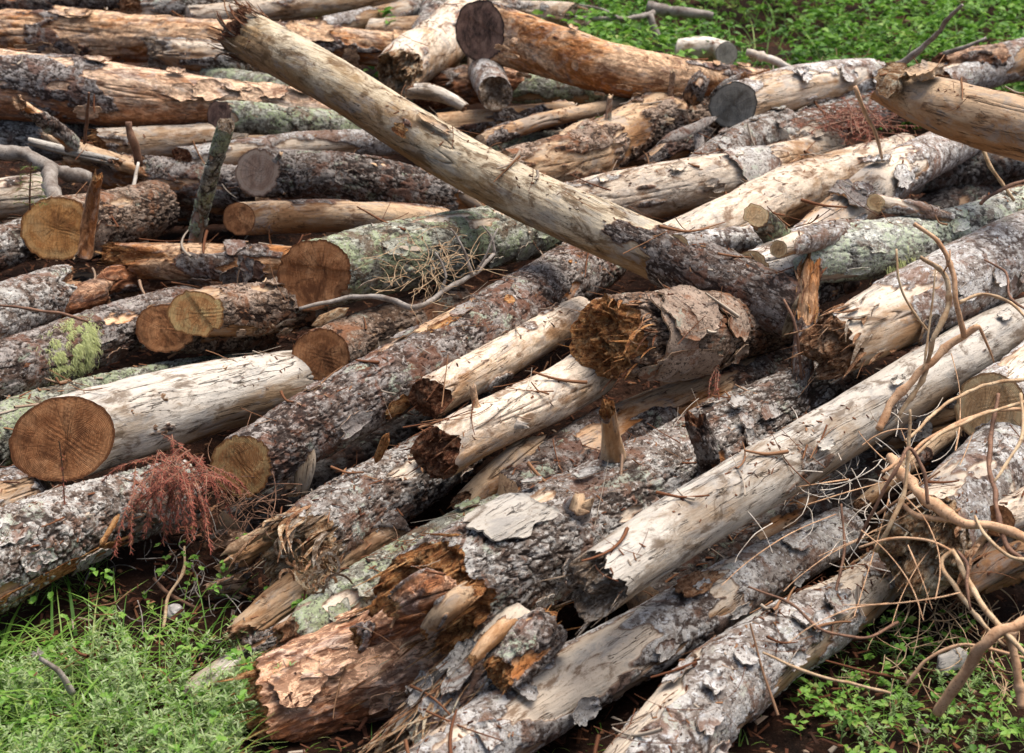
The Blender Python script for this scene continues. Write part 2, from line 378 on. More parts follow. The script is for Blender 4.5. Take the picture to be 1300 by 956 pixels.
TM = {
 'tan': twig_material('tan_stem', (0.66, 0.42, 0.25), (0.42, 0.22, 0.11), (0.12, 0.06, 0.03)),
 'straw': twig_material('straw_stem', (0.60, 0.44, 0.27), (0.38, 0.22, 0.11), (0.13, 0.07, 0.035)),
 'grey': twig_material('grey_twig', (0.34, 0.30, 0.26), (0.15, 0.115, 0.09), (0.06, 0.045, 0.035)),
 'brown': twig_material('brown_twig', (0.26, 0.14, 0.085), (0.12, 0.06, 0.038), (0.03, 0.018, 0.012)),
 'white': twig_material('bleached_twig', (0.68, 0.62, 0.54), (0.45, 0.37, 0.28), (0.14, 0.09, 0.06)),
}
def leaf_material(name, cols, transl=0.35, rough=0.5):
    s = NB(name)
    t = s.attr('tint')
    n = len(cols); col = s.ramp(t, [(i / (n - 1), c) for i, c in enumerate(cols)])
    s.inp(s.b.inputs['Base Color'], col); s.b.inputs['Roughness'].default_value = rough; s.b.inputs['Specular IOR Level'].default_value = 0.3
    tr = s.n('ShaderNodeBsdfTranslucent'); s.l(col, tr.inputs[0])
    mx = s.n('ShaderNodeMixShader'); mx.inputs[0].default_value = transl
    s.l(s.b.outputs[0], mx.inputs[1]); s.l(tr.outputs[0], mx.inputs[2]); s.l(mx.outputs[0], s.out.inputs[0])
    return s.m
LEAF = leaf_material('undergrowth_leaf', [(0.033, 0.082, 0.01), (0.082, 0.205, 0.025), (0.164, 0.344, 0.041), (0.262, 0.443, 0.082), (0.394, 0.41, 0.115)])
GRASS = leaf_material('grass_blade', [(0.082, 0.197, 0.025), (0.148, 0.312, 0.041), (0.23, 0.394, 0.066), (0.344, 0.426, 0.131), (0.492, 0.426, 0.23)])
WEED = leaf_material('pale_weed', [(0.197, 0.344, 0.082), (0.328, 0.476, 0.164), (0.459, 0.541, 0.295), (0.361, 0.459, 0.115)])
NEEDLE = leaf_material('dead_needle', [(0.12, 0.03, 0.02), (0.22, 0.055, 0.035), (0.32, 0.09, 0.06), (0.36, 0.15, 0.08)], 0.1, 0.8)
LICHEN = leaf_material('beard_lichen', [(0.42, 0.46, 0.18), (0.56, 0.60, 0.26), (0.66, 0.70, 0.38)], 0.3, 0.9)
GREENNEEDLE = leaf_material('green_needle', [(0.10, 0.17, 0.03), (0.18, 0.26, 0.05)], 0.2, 0.6)
def chip_material():
    s = NB('litter_chip'); t = s.attr('tint')
    col = s.ramp(t, [(0.0, (0.035, 0.018, 0.012)), (0.3, (0.09, 0.035, 0.02)), (0.55, (0.17, 0.07, 0.035)), (0.75, (0.28, 0.15, 0.08)), (0.9, (0.34, 0.28, 0.22)), (1.0, (0.5, 0.42, 0.33))])
    return s.done(col, 0.9, None, 0.1)
CHIP = chip_material()
def soil_material():
    s = NB('forest_soil'); s.coords(seed=False)
    n = s.noise(s.base, 6, 8, 0.7, 0.4); n2 = s.noise(s.base, 60, 6, 0.7)
    col = s.ramp(n, [(0.35, (0.012, 0.008, 0.006)), (0.5, (0.035, 0.017, 0.011)), (0.66, (0.075, 0.033, 0.019))])
    col = s.mix(s.math('MULTIPLY', s.step(n2, 0.56, 0.68), 0.6), col, (0.15, 0.09, 0.06))
    return s.done(col, 0.95, s.bump(s.math('ADD', n, n2), 0.02, 1.0), 0.1)
SOIL = soil_material()
def stone_material():
    s = NB('pale_stone'); s.coords()
    n = s.noise(s.base, 25, 6, 0.6); col = s.ramp(n, [(0.3, (0.25, 0.22, 0.2)), (0.6, (0.6, 0.56, 0.52))])
    return s.done(col, 0.8, s.bump(n, 0.004, 0.7))
STONE = stone_material()
# ------------------------------------------------------------------ logs
#            bark cover, patch scale, bark thickness, plate size (along, across), plate depth, wood roughness
STY = {
 'bare':   dict(cov=0.03, thick=.006, plate=(.05, .03), pd=.003, wr=.0018, crack=.004),
 'cream':  dict(cov=0.06, thick=.006, plate=(.05, .03), pd=.003, wr=.0022, crack=.004),
 'olive':  dict(cov=0.0, thick=.005, plate=(.05, .03), pd=.003, wr=.0016, crack=.003),
 'tan':    dict(cov=0.08, thick=.006, plate=(.05, .03), pd=.003, wr=.0020, crack=.004),
 'orange': dict(cov=0.05, thick=.006, plate=(.04, .03), pd=.003, wr=.0050, crack=.003),
 'brown':  dict(cov=0.88, thick=.008, plate=(.05, .022), pd=.0070, wr=.0030, crack=.004),
 'grey':   dict(cov=0.88, thick=.009, plate=(.034, .024), pd=.0085, wr=.0025, crack=.004),
 'dark':   dict(cov=0.88, thick=.009, plate=(.034, .022), pd=.0090, wr=.0030, crack=.004),
 'pale':   dict(cov=0.75, thick=.006, plate=(.05, .06), pd=.0042, wr=.0022, crack=.004, tn=4.5, fw=.045, cs=.8),
 'moss':   dict(cov=0.95, thick=.008, plate=(.045, .032), pd=.0060, wr=.0025, crack=.004, fw=.05, cs=.8),
 'rotten': dict(cov=0.12, thick=.012, plate=(.06, .03), pd=.0060, wr=.0090, crack=.012),
}
LOGS = {}
_seed = [100]
def interp(x, xs, ys):
    """smooth curve through a few points"""
    n = len(xs)
    if n == 2: return np.interp(x, xs, ys)
    if n == 3: return np.polyval(np.polyfit(xs, ys, 2), x)
    m = np.gradient(np.asarray(ys, float), np.asarray(xs, float)); x = np.clip(x, xs[0], xs[-1])
    k = np.clip(np.searchsorted(xs, x) - 1, 0, n - 2); xs = np.asarray(xs); ys = np.asarray(ys)
    h = xs[k + 1] - xs[k]; t = (x - xs[k]) / h
    return ((2*t**3 - 3*t**2 + 1) * ys[k] + (t**3 - 2*t**2 + t) * h * m[k] + (-2*t**3 + 3*t**2) * ys[k + 1] + (t**3 - t**2) * h * m[k + 1])

def frame(P0, P1):
    X = (P1 - P0) / np.linalg.norm(P1 - P0); up = np.array([0, 0, 1.0])
    if abs(X[2]) > 0.85: up = np.array([0, 1.0, 0])
    Z = up - X * np.dot(up, X); Z /= np.linalg.norm(Z); Y = np.cross(Z, X)
    return X, Y, Z

class Log:
    pass

def make_log(name, label, style, pts, ends=('cap', 'cap'), cat='log', group='logs heaped in the pile', cov=None, mat=None, cut='tan', fib='tan',
             tilt=0.5, tilt1=None, jag=1.0, hollow=0.0, lump=1.0, tone=1.0, sat=1.0, res=1.0, oval=1.0, barkat=None, whorl=None, flat=None, part='trunk'):
    """a log along the photograph's points (px, py, height above the floor, radius in px)"""
    _seed[0] += 7; seed = _seed[0]; rnd = random.Random(seed)
    S = dict(STY[style]); 
    if cov is not None: S['cov'] = cov
    P = [at(p[0], p[1], p[2]) for p in pts]; R = [rad(q, p[3]) for q, p in zip(P, pts)]
    P0, P1 = P[0], P[-1]; X, Y, Z = frame(P0, P1); L = float(np.linalg.norm(P1 - P0))
    loc = (P0 + P1) / 2
    M = np.stack([X, Y, Z], 1)
    ps = [float(np.dot(q - loc, X)) for q in P]; py = [float(np.dot(q - loc, Y)) for q in P]; pz = [float(np.dot(q - loc, Z)) for q in P]
    Rm = max(R); pxlen = sum(math.hypot(pts[i + 1][0] - pts[i][0], pts[i + 1][1] - pts[i][1]) for i in range(len(pts) - 1))
    rpx = max(p[3] for p in pts)
    nt_ = int(np.clip(2.3 * rpx * res, 20, 190)); ns = int(np.clip(max(pxlen / 2.1, L / 0.02) * res, 16, 420))
    camL = M.T @ (CAM - loc); thc = math.atan2(camL[2], camL[1])
    tt = (np.arange(nt_) / nt_) * 2 - 1
    th = thc + math.pi * (0.45 * tt + 0.55 * tt ** 3)
    sg = np.linspace(ps[0], ps[-1], ns)
    s = sg[:, None]; TH = th[None, :]
    bend = 0.32 * Rm
    def centre(x):
        return (interp(x, ps, py) + bend * vn(V3(x * 1.1, seed, 1.0), seed), interp(x, ps, pz) + bend * vn(V3(x * 1.1, seed, 9.0), seed))
    def radius(x): return interp(x, ps, R)
    r0 = radius(s) * np.ones_like(TH)
    cy, cz = np.cos(TH), np.sin(TH)
    q = V3(s * np.ones_like(TH), r0 * cy, r0 * cz)
    off = np.array([seed * 1.37, seed * 0.71, seed * 2.13])
    qo = q + off
    # lumps and ovality
    r = r0 * (1 + 0.07 * lump * fbm(qo * (3, 5, 5), 2, seed) + 0.035 * lump * fbm(qo * (9, 14, 14), 2, seed + 3))
    if oval != 1.0: r = r * np.sqrt((oval * cz) ** 2 + cy ** 2)
    if flat: r = r * (1 - flat * sstep(0.3, 1.0, np.cos(TH - thc - 0.4)) * sstep(-.3, .2, fbm(qo * (2, 3, 3), 2, seed + 77)))
    if whorl:
        for ws, wa in whorl: r = r * (1 + wa * np.exp(-((s - (ps[0] + ws * L)) / (0.6 * Rm)) ** 2))
    # bark cover
    if S['cov'] >= 0.99: m = np.ones_like(r)
    else:
        nb = fbm(qo * (2.2, 6.5, 6.5), 5, seed + 11, 0.55)
        th0 = float(np.quantile(nb, 1 - np.clip(S['cov'], 0.0, 0.98))) if S['cov'] > 0 else 9.0
        nn = nb - th0
        if barkat:
            for (a, b_, v) in barkat:    # stretch of the log (0..1) with more or less bark
                u = (s - ps[0]) / L; nn = nn + v * sstep(a - .03, a + .03, u) * sstep(b_ + .03, b_ - .03, u)
        m = sstep(-0.018, 0.018, nn)
    crev = np.zeros_like(r); tier = np.zeros_like(r)
    if m.max() > 0.01:
        kx, ky = rnd.uniform(.9, 2.1), rnd.uniform(.75, 1.35)
        ps_ = np.array([S['plate'][0] * kx, S['plate'][1] * ky, S['plate'][1] * ky])
        wq = qo / ps_ + 0.55 * V3(fbm(qo * 30, 3, seed + 5), fbm(qo * 34, 3, seed + 6), fbm(qo * 34, 3, seed + 8))
        n1_ = fbm(wq * 0.55, 4, seed + 21, 0.55) * S.get('tn', 7.0)
        fl = np.floor(n1_); fr = n1_ - fl
        tier = _h(fl.astype(np.int64) + 50, np.floor(fbm(wq * .35, 1, seed + 61) * 5).astype(np.int64) + 20, np.zeros(fl.shape, np.int64), seed)
        step_ = sstep(0.0, 0.22, fr) * (1 - 0.55 * fr)
        fur = np.abs(fbm(wq * (0.42, 0.85, 0.85), 4, seed + 71, 0.55))
        furrow = 1 - np.clip(fur / S.get('fw', 0.085), 0, 1)
        F1, F2, ID = worley(wq * 0.8, seed + 25); e = F2 - F1
        gate = sstep(-0.05, 0.25, fbm(qo * 7, 2, seed + 65))
        cell = (1 - sstep(0.02, 0.22, e)) * gate
        crev = np.clip(np.maximum(np.maximum(0.75 * (1 - sstep(0.0, 0.2, fr)), furrow ** .7), cell) * S.get('cs', 1.0), 0, 1)
        hgt = S['pd'] * (0.55 * step_ + 0.5 * (tier - .5) - 0.9 * furrow - 0.6 * cell + .3) + S['pd'] * 0.45 * fbm(qo * 75, 3, seed + 31)
        r = r + m * (S['thick'] + hgt)
    underside = np.clip(0.5 + 0.9 * fbm(qo * (2.2, 5, 5), 4, seed + 91) - 0.38 * np.sin(TH), 0, 1)  # noise mask that rises towards the log's underside
    wood = S['wr'] * fbm(qo * (7, 55, 55), 3, seed + 41) + 0.6 * S['wr'] * fbm(qo * (25, 30, 30), 2, seed + 43)
    ck = 1 - np.clip(np.abs(fbm(qo * (1.4, 17, 17), 2, seed + 51)) / 0.045, 0, 1)
    ck = ck * sstep(-0.1, 0.15, fbm(qo * 3, 2, seed + 53))
    r = r + (1 - m) * (wood - 1.5 * S['crack'] * ck)
    gy, gz = centre(s)
    yy = r * cy; zz = r * cz
    # ends: one function of the cross-section shapes both the rim and the end face, so they meet
    def endfun(kind, which):
        Re = R[0] if which == 0 else R[-1]; sgn = -1 if which == 0 else 1; sd = seed + 200 * which
        Pe = P0 if which == 0 else P1
        if kind == 'cap': return lambda y, z, rho: sgn * 0.25 * Re * (1 - rho ** 2) + 0 * y
        tl = tilt if which == 0 or tilt1 is None else tilt1
        out = X * sgn; tc = CAM - Pe; tc /= np.linalg.norm(tc)
        nrm = out * (1 - tl) + tc * tl; nl = M.T @ (nrm / np.linalg.norm(nrm))
        if nl[0] * sgn < 0.45: nl[0] = 0.45 * sgn
        a, b_ = -nl[1] / nl[0], -nl[2] / nl[0]
        sl_ = math.hypot(a, b_); k_ = min(1.0, (0.92 if kind == 'cut' else 1.3) / max(sl_, 1e-6)); a, b_ = a * k_, b_ * k_
        if kind == 'cut':
            aa_ = rnd.uniform(0, 6.28); c_ = rnd.uniform(.1, .6) * Re; hs_ = rnd.choice((0, .004, .007)) * sgn; ab = rnd.uniform(0, 3.14)
            def f(y, z, rho):
                led = hs_ * sstep(-.002, .002, y * math.cos(aa_) + z * math.sin(aa_) - c_ + .004 * vn(V3(y * 40, z * 40, sd), sd))
                return led + a * y + b_ * z + 0.0011 * np.sin((y * math.cos(ab) + z * math.sin(ab)) * 520 + 3 * vn(V3(y * 20, z * 20, sd), sd)) + 0.0022 * fbm(V3(y * 25, z * 25, sd), 3, sd) + 0.0007 * vn(V3(y * 300, z * 30, sd), sd)
            return f
        al = rnd.uniform(0, 3.14); ca, sa = math.cos(al), math.sin(al)
        def f(y, z, rho):
            u = y * ca + z * sa; v = -y * sa + z * ca
            wu = u + 0.004 * vn(V3(u * 90, v * 90, 1.0), sd + 9)
            F1, F2, ID = worley(V3(wu / (0.010 + .06 * Re), v / (0.016 + .16 * Re), sd * 1.1), sd)
            F1b, F2b, IDb = worley(V3(wu / (0.03 + .18 * Re), v / (0.04 + .30 * Re), sd * 1.7), sd + 4)
            cw = 1 - .55 * rho ** 4
            o = Re * jag * (cw * (0.20 * (ID - .5) + 0.42 * (IDb - .5)) + 0.85 * fbm(V3(y / Re * 1.2, z / Re * 1.2, sd), 3, sd) + 0.16 * fbm(V3(y / Re * 9, z / Re * 9, sd), 3, sd))
            o = o - hollow * Re * (1 - rho ** 2.5) * (1 + 0.25 * (ID - .5))
            return 0.55 * (a * y + b_ * z) + sgn * o
        return f
    ss = s + 0 * yy
    capf = []
    for wh in (0, 1):
        f = endfun(ends[wh], wh); capf.append(f)
        i = 0 if wh == 0 else -1
        Re = R[i]
        if ends[wh] == 'cap': continue
        span = min(0.45 * L, 3.2 * Re)
        dist = np.abs(s - sg[i]); wgt = np.clip(1 - dist / span, 0, 1) ** 1.3
        rows = np.where(wgt[:, 0] > 0)[0]
        ss[rows] = ss[rows] + wgt[rows] * f(yy[rows], zz[rows], np.ones_like(yy[rows]))
    co = V3(ss, gy + yy, gz + zz).reshape(-1, 3)
    root = bpy.data.objects.new(name, None); COL.objects.link(root)
    root.location = loc; root.rotation_euler = Matrix(M.tolist()).to_euler(); root.empty_display_size = 0.1
    tag(root, label, cat, group)
    mt = mat or LM[style]
    me = mesh_np(part, co, grid_quads(ns, nt_), mat=mt, attrs={'bark': m, 'crev': crev, 'tier': tier, 'underside': underside, 'check': ck})
    body = link(part, me, root); body['seed'] = float(rnd.uniform(0, 40)); body['tone'] = float(tone); body['satur'] = float(sat)
    lg = Log(); lg.root = root; lg.M = M; lg.loc = loc; lg.L = L; lg.ps = ps; lg.R = R; lg.centre = centre; lg.radius = radius; lg.thc = thc
    lg.mat = mt; lg.tone = tone; lg.sat = sat; lg.rnd = rnd; lg.seed = seed; lg.fib = fib
    # end faces
    for wh in (0, 1):
        i = 0 if wh == 0 else -1
        kind = ends[wh]
        ry, rz = yy[i], zz[i]; cyy, czz = float(np.ravel(gy)[i]), float(np.ravel(gz)[i])
        nr = 5 if kind == 'cap' else int(np.clip(rpx * res * (0.45 if kind == 'cut' else 0.9), 8, 60))
        rho = (np.linspace(0.0, 1, nr)[:, None] * np.ones_like(ry)[None, :])
        Y_, Z_ = rho * ry, rho * rz
        sf = capf[wh](Y_, Z_, rho)
        if kind == 'cap': sf = sf
        cs = V3(sg[i] + sf, cyy + Y_, czz + Z_).reshape(-1, 3)
        qd = grid_quads(nr, nt_)
        if wh == 0: qd = qd[:, ::-1]
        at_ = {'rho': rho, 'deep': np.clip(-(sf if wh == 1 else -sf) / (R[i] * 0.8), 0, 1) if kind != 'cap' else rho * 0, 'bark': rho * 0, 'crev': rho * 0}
        if kind == 'cap': nm, mm = 'hidden_end', mt
        elif kind == 'cut': nm, mm = 'cut_face', CM[cut]
        else: nm, mm = 'broken_end', FM[fib]
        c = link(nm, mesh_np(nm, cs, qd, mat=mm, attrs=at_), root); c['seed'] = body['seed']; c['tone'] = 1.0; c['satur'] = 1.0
        if kind == 'broken':
            splinters(lg, wh, int(8 + rpx * 0.42 * min(jag, 1.5)), capf[wh])
    LOGS[label] = lg
    return lg

def spike_mesh(L, w, t, rnd, mat, bendy=0.15, n=6):
    """a flat pointed splinter along +X, root at the origin"""
    co = []; k = 5
    bd = rnd.uniform(-bendy, bendy); tw = rnd.uniform(-1, 1)
    for i in range(n):
        u = i / (n - 1); ww = w * (1 - u ** 1.6) * (0.75 + 0.35 * rnd.random()) + 0.0006; tt = t * (1 - 0.8 * u)
        for j in range(k):
            a = j / k * 2 * math.pi + tw * u
            co.append((u * L, math.cos(a) * ww / 2, math.sin(a) * tt / 2 + bd * L * u * u))
    co = np.array(co); me = mesh_np('splinter', co, grid_quads(n, k), tris=[(0, 2, 1), (0, 3, 2), (0, 4, 3)], mat=mat, attrs={'deep': np.zeros(len(co)), 'bark': np.zeros(len(co))}, smooth=False)
    return me
def splinters(lg, wh, n, f):
    rnd = lg.rnd; i = 0 if wh == 0 else -1; R = lg.R[i]; s0 = lg.ps[i]; sgn = -1 if wh == 0 else 1
    cy, cz = (float(v) for v in lg.centre(np.array(s0)))
    for k in range(n):
        a = rnd.uniform(0, 2 * math.pi); rr = R * math.sqrt(rnd.uniform(0.15, 0.92)); y, z = rr * math.cos(a), rr * math.sin(a)
        sf = float(np.ravel(f(np.array([y]), np.array([z]), np.array([rr / R])))[0])
        Ls = R * rnd.uniform(0.35, 1.3) * (1.35 if rr > .7 * R else .9)
        me = spike_mesh(Ls, R * rnd.uniform(0.035, 0.15), R * rnd.uniform(0.02, 0.06), rnd, FM[lg.fib])
        o = link('splinter', me, lg.root, (s0 + sf - sgn * Ls * 0.35, cy + y, cz + z))
        d = Vector((sgn, y / R * rnd.uniform(-.1, .45), z / R * rnd.uniform(-.1, .45) + rnd.uniform(-.1, .1)))
        o.rotation_euler = (d.to_track_quat('X', 'Z') @ Matrix.Rotation(rnd.uniform(0, 6.28), 3, 'X').to_quaternion()).to_euler()
        o['seed'] = rnd.uniform(0, 40)

def stub(lg, u, dth, length, r, lean=0.3, cut=False, name='branch_stub', mat=None, bark=1.0):
    """a branch stub at fraction u of the log, dth radians from the side that faces the camera"""
    rnd = lg.rnd; s0 = lg.ps[0] + u * lg.L; th = lg.thc + dth
    cy, cz = (float(v) for v in lg.centre(np.array(s0))); R = float(lg.radius(np.array(s0)))
    n, k = 9 if length < .08 else 16, 14
    U = np.linspace(0, 1, n)[:, None]; A = np.linspace(0, 2 * math.pi, k, endpoint=False)[None, :]
    rr = r * (0.86 - 0.1 * U + 1.15 * np.exp(-np.maximum(U * (length + .8 * r) / r - .35, 0) * 1.6)) * (1 + 0.12 * vn(V3(U * 6, np.cos(A) * 1.5, np.sin(A) * 1.5 + lg.seed + s0 * 9), 3))
    ll = U * (length + 0.8 * r) - 0.8 * r + 0 * A
    if not cut: ll = ll + U ** 4 * r * 1.3 * vn(V3(np.cos(A) * 2, np.sin(A) * 2, lg.seed + s0 * 5.0), 4)
    bx = rnd.uniform(-.15, .15)
    co = V3(ll, rr * np.cos(A), rr * np.sin(A) + bx * U * U * length).reshape(-1, 3)
    tip = co[-k:].mean(0) - (np.array([0, 0, 0]) if cut else np.array([0.6 * r, 0, 0]))
    co = np.vstack([co, tip]); tr = [(len(co) - 1 - k + j, len(co) - 1 - k + (j + 1) % k, len(co) - 1) for j in range(k)]
    b = np.full(len(co), bark); b[-k - 1:] = 0
    me = mesh_np(name, co, grid_quads(n, k), tris=tr, mat=mat or lg.mat, attrs={'bark': b, 'crev': np.zeros(len(co)), 'deep': np.zeros(len(co))})
    d = Vector((lean, math.cos(th), math.sin(th))).normalized()
    o = link(name, me, lg.root, (s0, cy + R * .93 * math.cos(th), cz + R * .93 * math.sin(th)), d.to_track_quat('X', 'Z').to_euler())
    o['seed'] = rnd.uniform(0, 40); o['tone'] = lg.tone; o['satur'] = lg.sat
    return o

def flake(lg, u, dth, ds, dw, lift=0.02, name='bark_flake', mat=None, bark=1.0, thick=.005):
    """a loose sheet of bark (or of torn wood) lying on the log, edges lifted"""
    rnd = lg.rnd; s0 = lg.ps[0] + u * lg.L; n, k = 18, 14; sd = lg.seed + int(u * 991) + int(dth * 77)
    R = float(lg.radius(np.array(s0)))
    a = np.linspace(-1, 1, n)[:, None]; b = np.linspace(-1, 1, k)[None, :]
    rag = 1 + 0.38 * fbm(V3(a * 2.1 + 0 * b, b * 2.1 + 0 * a, sd), 3, sd)
    S_ = s0 + a * ds / 2 * rag + 0 * b; T_ = lg.thc + dth + b * (dw / R) / 2 * rag * (1 - 0.35 * a * a)
    rim = np.maximum(np.abs(a), np.abs(b)) ** 3
    e = lift * rim * (0.35 + 0.9 * np.abs(fbm(V3(a * 1.5 + 0 * b, b * 1.5, sd + 3.3), 2, sd))) + 0.004
    rr = lg.radius(S_) * 1.03 + 0.004 + e + 0.0035 * fbm(V3(S_ * 50, T_ * 6, sd), 3, sd)
    cy, cz = lg.centre(S_)
    def lay(r): return V3(S_, cy + r * np.cos(T_), cz + r * np.sin(T_)).reshape(-1, 3)
    co = np.vstack([lay(rr + thick), lay(rr)]); N = n * k
    qd = grid_quads(n, k, False); edge = [i for i in range(k)] + [i * k + k - 1 for i in range(1, n)] + [(n - 1) * k + j for j in range(k - 2, -1, -1)] + [i * k for i in range(n - 2, 0, -1)]
    sq = [(edge[i], edge[(i + 1) % len(edge)], edge[(i + 1) % len(edge)] + N, edge[i] + N) for i in range(len(edge))]
    qs = np.vstack([qd, qd[:, ::-1] + N, sq])
    bk = np.concatenate([np.full(N, bark), np.zeros(N)])
    me = mesh_np(name, co, qs, mat=mat or lg.mat, attrs={'bark': bk, 'crev': bk * 0, 'deep': bk * 0})
    o = link(name, me, lg.root); o['seed'] = rnd.uniform(0, 40); o['tone'] = lg.tone; o['satur'] = lg.sat
    return o

def twigs_on(lg, n):
    """short broken branch stubs scattered over a log"""
    for _ in range(n):
        stub(lg, lg.rnd.uniform(.06, .94), lg.rnd.uniform(-1.4, 1.2), lg.rnd.uniform(.01, .045), lg.rnd.uniform(.006, .014), lean=lg.rnd.uniform(-.3, .6))
    bark_strips(lg, n)
def ribbon_part(lg, C_, wd, name, mat, nrm=None):
    """a thin curved strip of torn wood along world points C_"""
    n = len(C_); T = np.gradient(C_, axis=0); T /= np.linalg.norm(T, axis=1)[:, None] + 1e-9
    A = np.cross(T, nrm if nrm is not None else np.array([.2, .1, 1.0])); A /= np.linalg.norm(A, axis=1)[:, None] + 1e-9; Bn = np.cross(T, A)
    w_ = (wd * (1 - (np.abs(np.linspace(-.7, 1, n))) ** 2.5) + .0005)[:, None]; t_ = w_ * .22
    co = np.stack([C_ + A * w_ + Bn * t_, C_ + A * w_ - Bn * t_, C_ - A * w_ - Bn * t_, C_ - A * w_ + Bn * t_], 1).reshape(-1, 3)
    me = mesh_np(name, (co - lg.loc) @ lg.M, grid_quads(n, 4), mat=mat, attrs={'bark': np.zeros(len(co)), 'deep': np.zeros(len(co))}, smooth=False)
    o = link(name, me, lg.root); o['seed'] = lg.rnd.uniform(0, 40); o['tone'] = 1.0; o['satur'] = 1.0
    return o
def bark_strips(lg, n):
    """long narrow strips of bark peeling along the log"""
    r = lg.rnd
    for _ in range(n):
        s0 = lg.ps[0] + r.uniform(.1, .95) * lg.L; th = lg.thc + r.uniform(-1.4, 1.3); L_ = r.uniform(.05, .2); x = np.linspace(0, 1, 12)
        R0 = float(lg.radius(np.array(s0))); ss = s0 - x * L_; rr = R0 * 1.03 + .006 + r.uniform(.005, .03) * x ** 2 + .003 * np.sin(x * 9 + s0 * 40); tt = th + r.uniform(-.25, .25) * x
        cy, cz = lg.centre(np.full(12, s0)); P = np.stack([ss, cy + rr * np.cos(tt), cz + rr * np.sin(tt)], 1) @ lg.M.T + lg.loc
        nw = (np.array([0, math.cos(th), math.sin(th)]) @ lg.M.T)
        ribbon_part(lg, P, r.uniform(.003, .009), 'bark_strip', FM[r.choice(('tan', 'grey', 'red'))] if r.random() < .5 else lg.mat, nw)
def shreds(lg, n, u0, u1, t0, t1, ln, wd, mats, lift=.25, droop=.3):
    """long torn strands lifting off the log's surface"""
    r = lg.rnd
    for _ in range(n):
        u = r.uniform(u0, u1); s0 = lg.ps[0] + u * lg.L; th = lg.thc + r.uniform(t0, t1); L_ = ln * r.uniform(.4, 1.3)
        x = np.linspace(0, 1, 12); sg = -1; cv = r.uniform(-1, 1)
        ss = s0 + sg * x * L_; R0 = float(lg.radius(np.array(s0))); rr = R0 * 1.02 + .004 + lift * L_ * x ** 1.7 * r.uniform(.1, 1.2); tt = th + cv * x * x * L_ / R0 * .5
        cy, cz = lg.centre(np.full(12, s0)); P = np.stack([ss, cy + rr * np.cos(tt), cz + rr * np.sin(tt)], 1) @ lg.M.T + lg.loc
        P[:, 2] -= droop * L_ * x ** 2 * r.uniform(0, 1)
        ribbon_part(lg, P, wd * r.uniform(.3, 1.3), 'torn_strand', FM[r.choice(mats)])
def curls(lg, n, px, py, sx, sy, h, rc, mats=('pale',)):
    """curled shavings"""
    r = lg.rnd
    for _ in range(n):
        c = at(px + r.uniform(-sx, sx), py + r.uniform(-sy, sy), h + r.uniform(-.03, .03)); k = 22; a0 = r.uniform(0, 6.3); R0 = rc * r.uniform(.5, 1.3)
        a = a0 + np.linspace(0, r.uniform(3.5, 8.5), k); ra = R0 * np.linspace(1.3, .45, k); ax = np.array([r.uniform(-.5, .5), -.8, r.uniform(-.2, .5)]); ax /= np.linalg.norm(ax)
        e1 = np.cross(ax, [0, 0, 1.0]); e1 /= np.linalg.norm(e1); e2 = np.cross(ax, e1)
        C_ = c + e1 * (ra * np.cos(a))[:, None] + e2 * (ra * np.sin(a))[:, None] + ax * np.linspace(0, R0 * 1.2, k)[:, None]
        ribbon_part(lg, C_, .0042, 'curled_shaving', FM[r.choice(mats)], ax)

def flakes(lg, n, size=0.07, lift=0.012, **k):
    for _ in range(n):
        flake(lg, lg.rnd.uniform(.08, .92), lg.rnd.uniform(-1.3, 1.3), size * lg.rnd.uniform(.6, 1.7), size * lg.rnd.uniform(.4, 1.0), lift * lg.rnd.uniform(.4, 1.4), **k)

# ------------------------------------------------------------------ stems and twigs
def tube_np(P, R, k=7, seed=0, wob=0.0):
    P = np.asarray(P, float); R = np.asarray(R, float); n = len(P)
    T = np.gradient(P, axis=0); T /= np.linalg.norm(T, axis=1)[:, None] + 1e-9
    up = np.array([0.13, 0.2, 1.0]); A = np.cross(T, up); A /= np.linalg.norm(A, axis=1)[:, None] + 1e-9; B = np.cross(T, A)
    th = np.linspace(0, 2 * math.pi, k, endpoint=False)
    co = P[:, None, :] + R[:, None, None] * (A[:, None, :] * np.cos(th)[None, :, None] + B[:, None, :] * np.sin(th)[None, :, None])
    if wob: co = co + (wob * R[:, None] * vn(co * 30, seed))[..., None] * (A[:, None, :] + B[:, None, :])
    return co.reshape(-1, 3), grid_quads(n, k)
def curve(pts, n):
    pts = np.asarray(pts, float); d = np.concatenate([[0], np.cumsum(np.linalg.norm(np.diff(pts[:, :3], axis=0), axis=1))])
    x = np.linspace(0, d[-1], n)
    return np.stack([interp(x, list(d), list(pts[:, j])) if len(pts) != 3 else np.interp(x, d, pts[:, j]) * 0.5 + np.polyval(np.polyfit(d, pts[:, j], 2), x) * 0.5 for j in range(pts.shape[1])], 1)
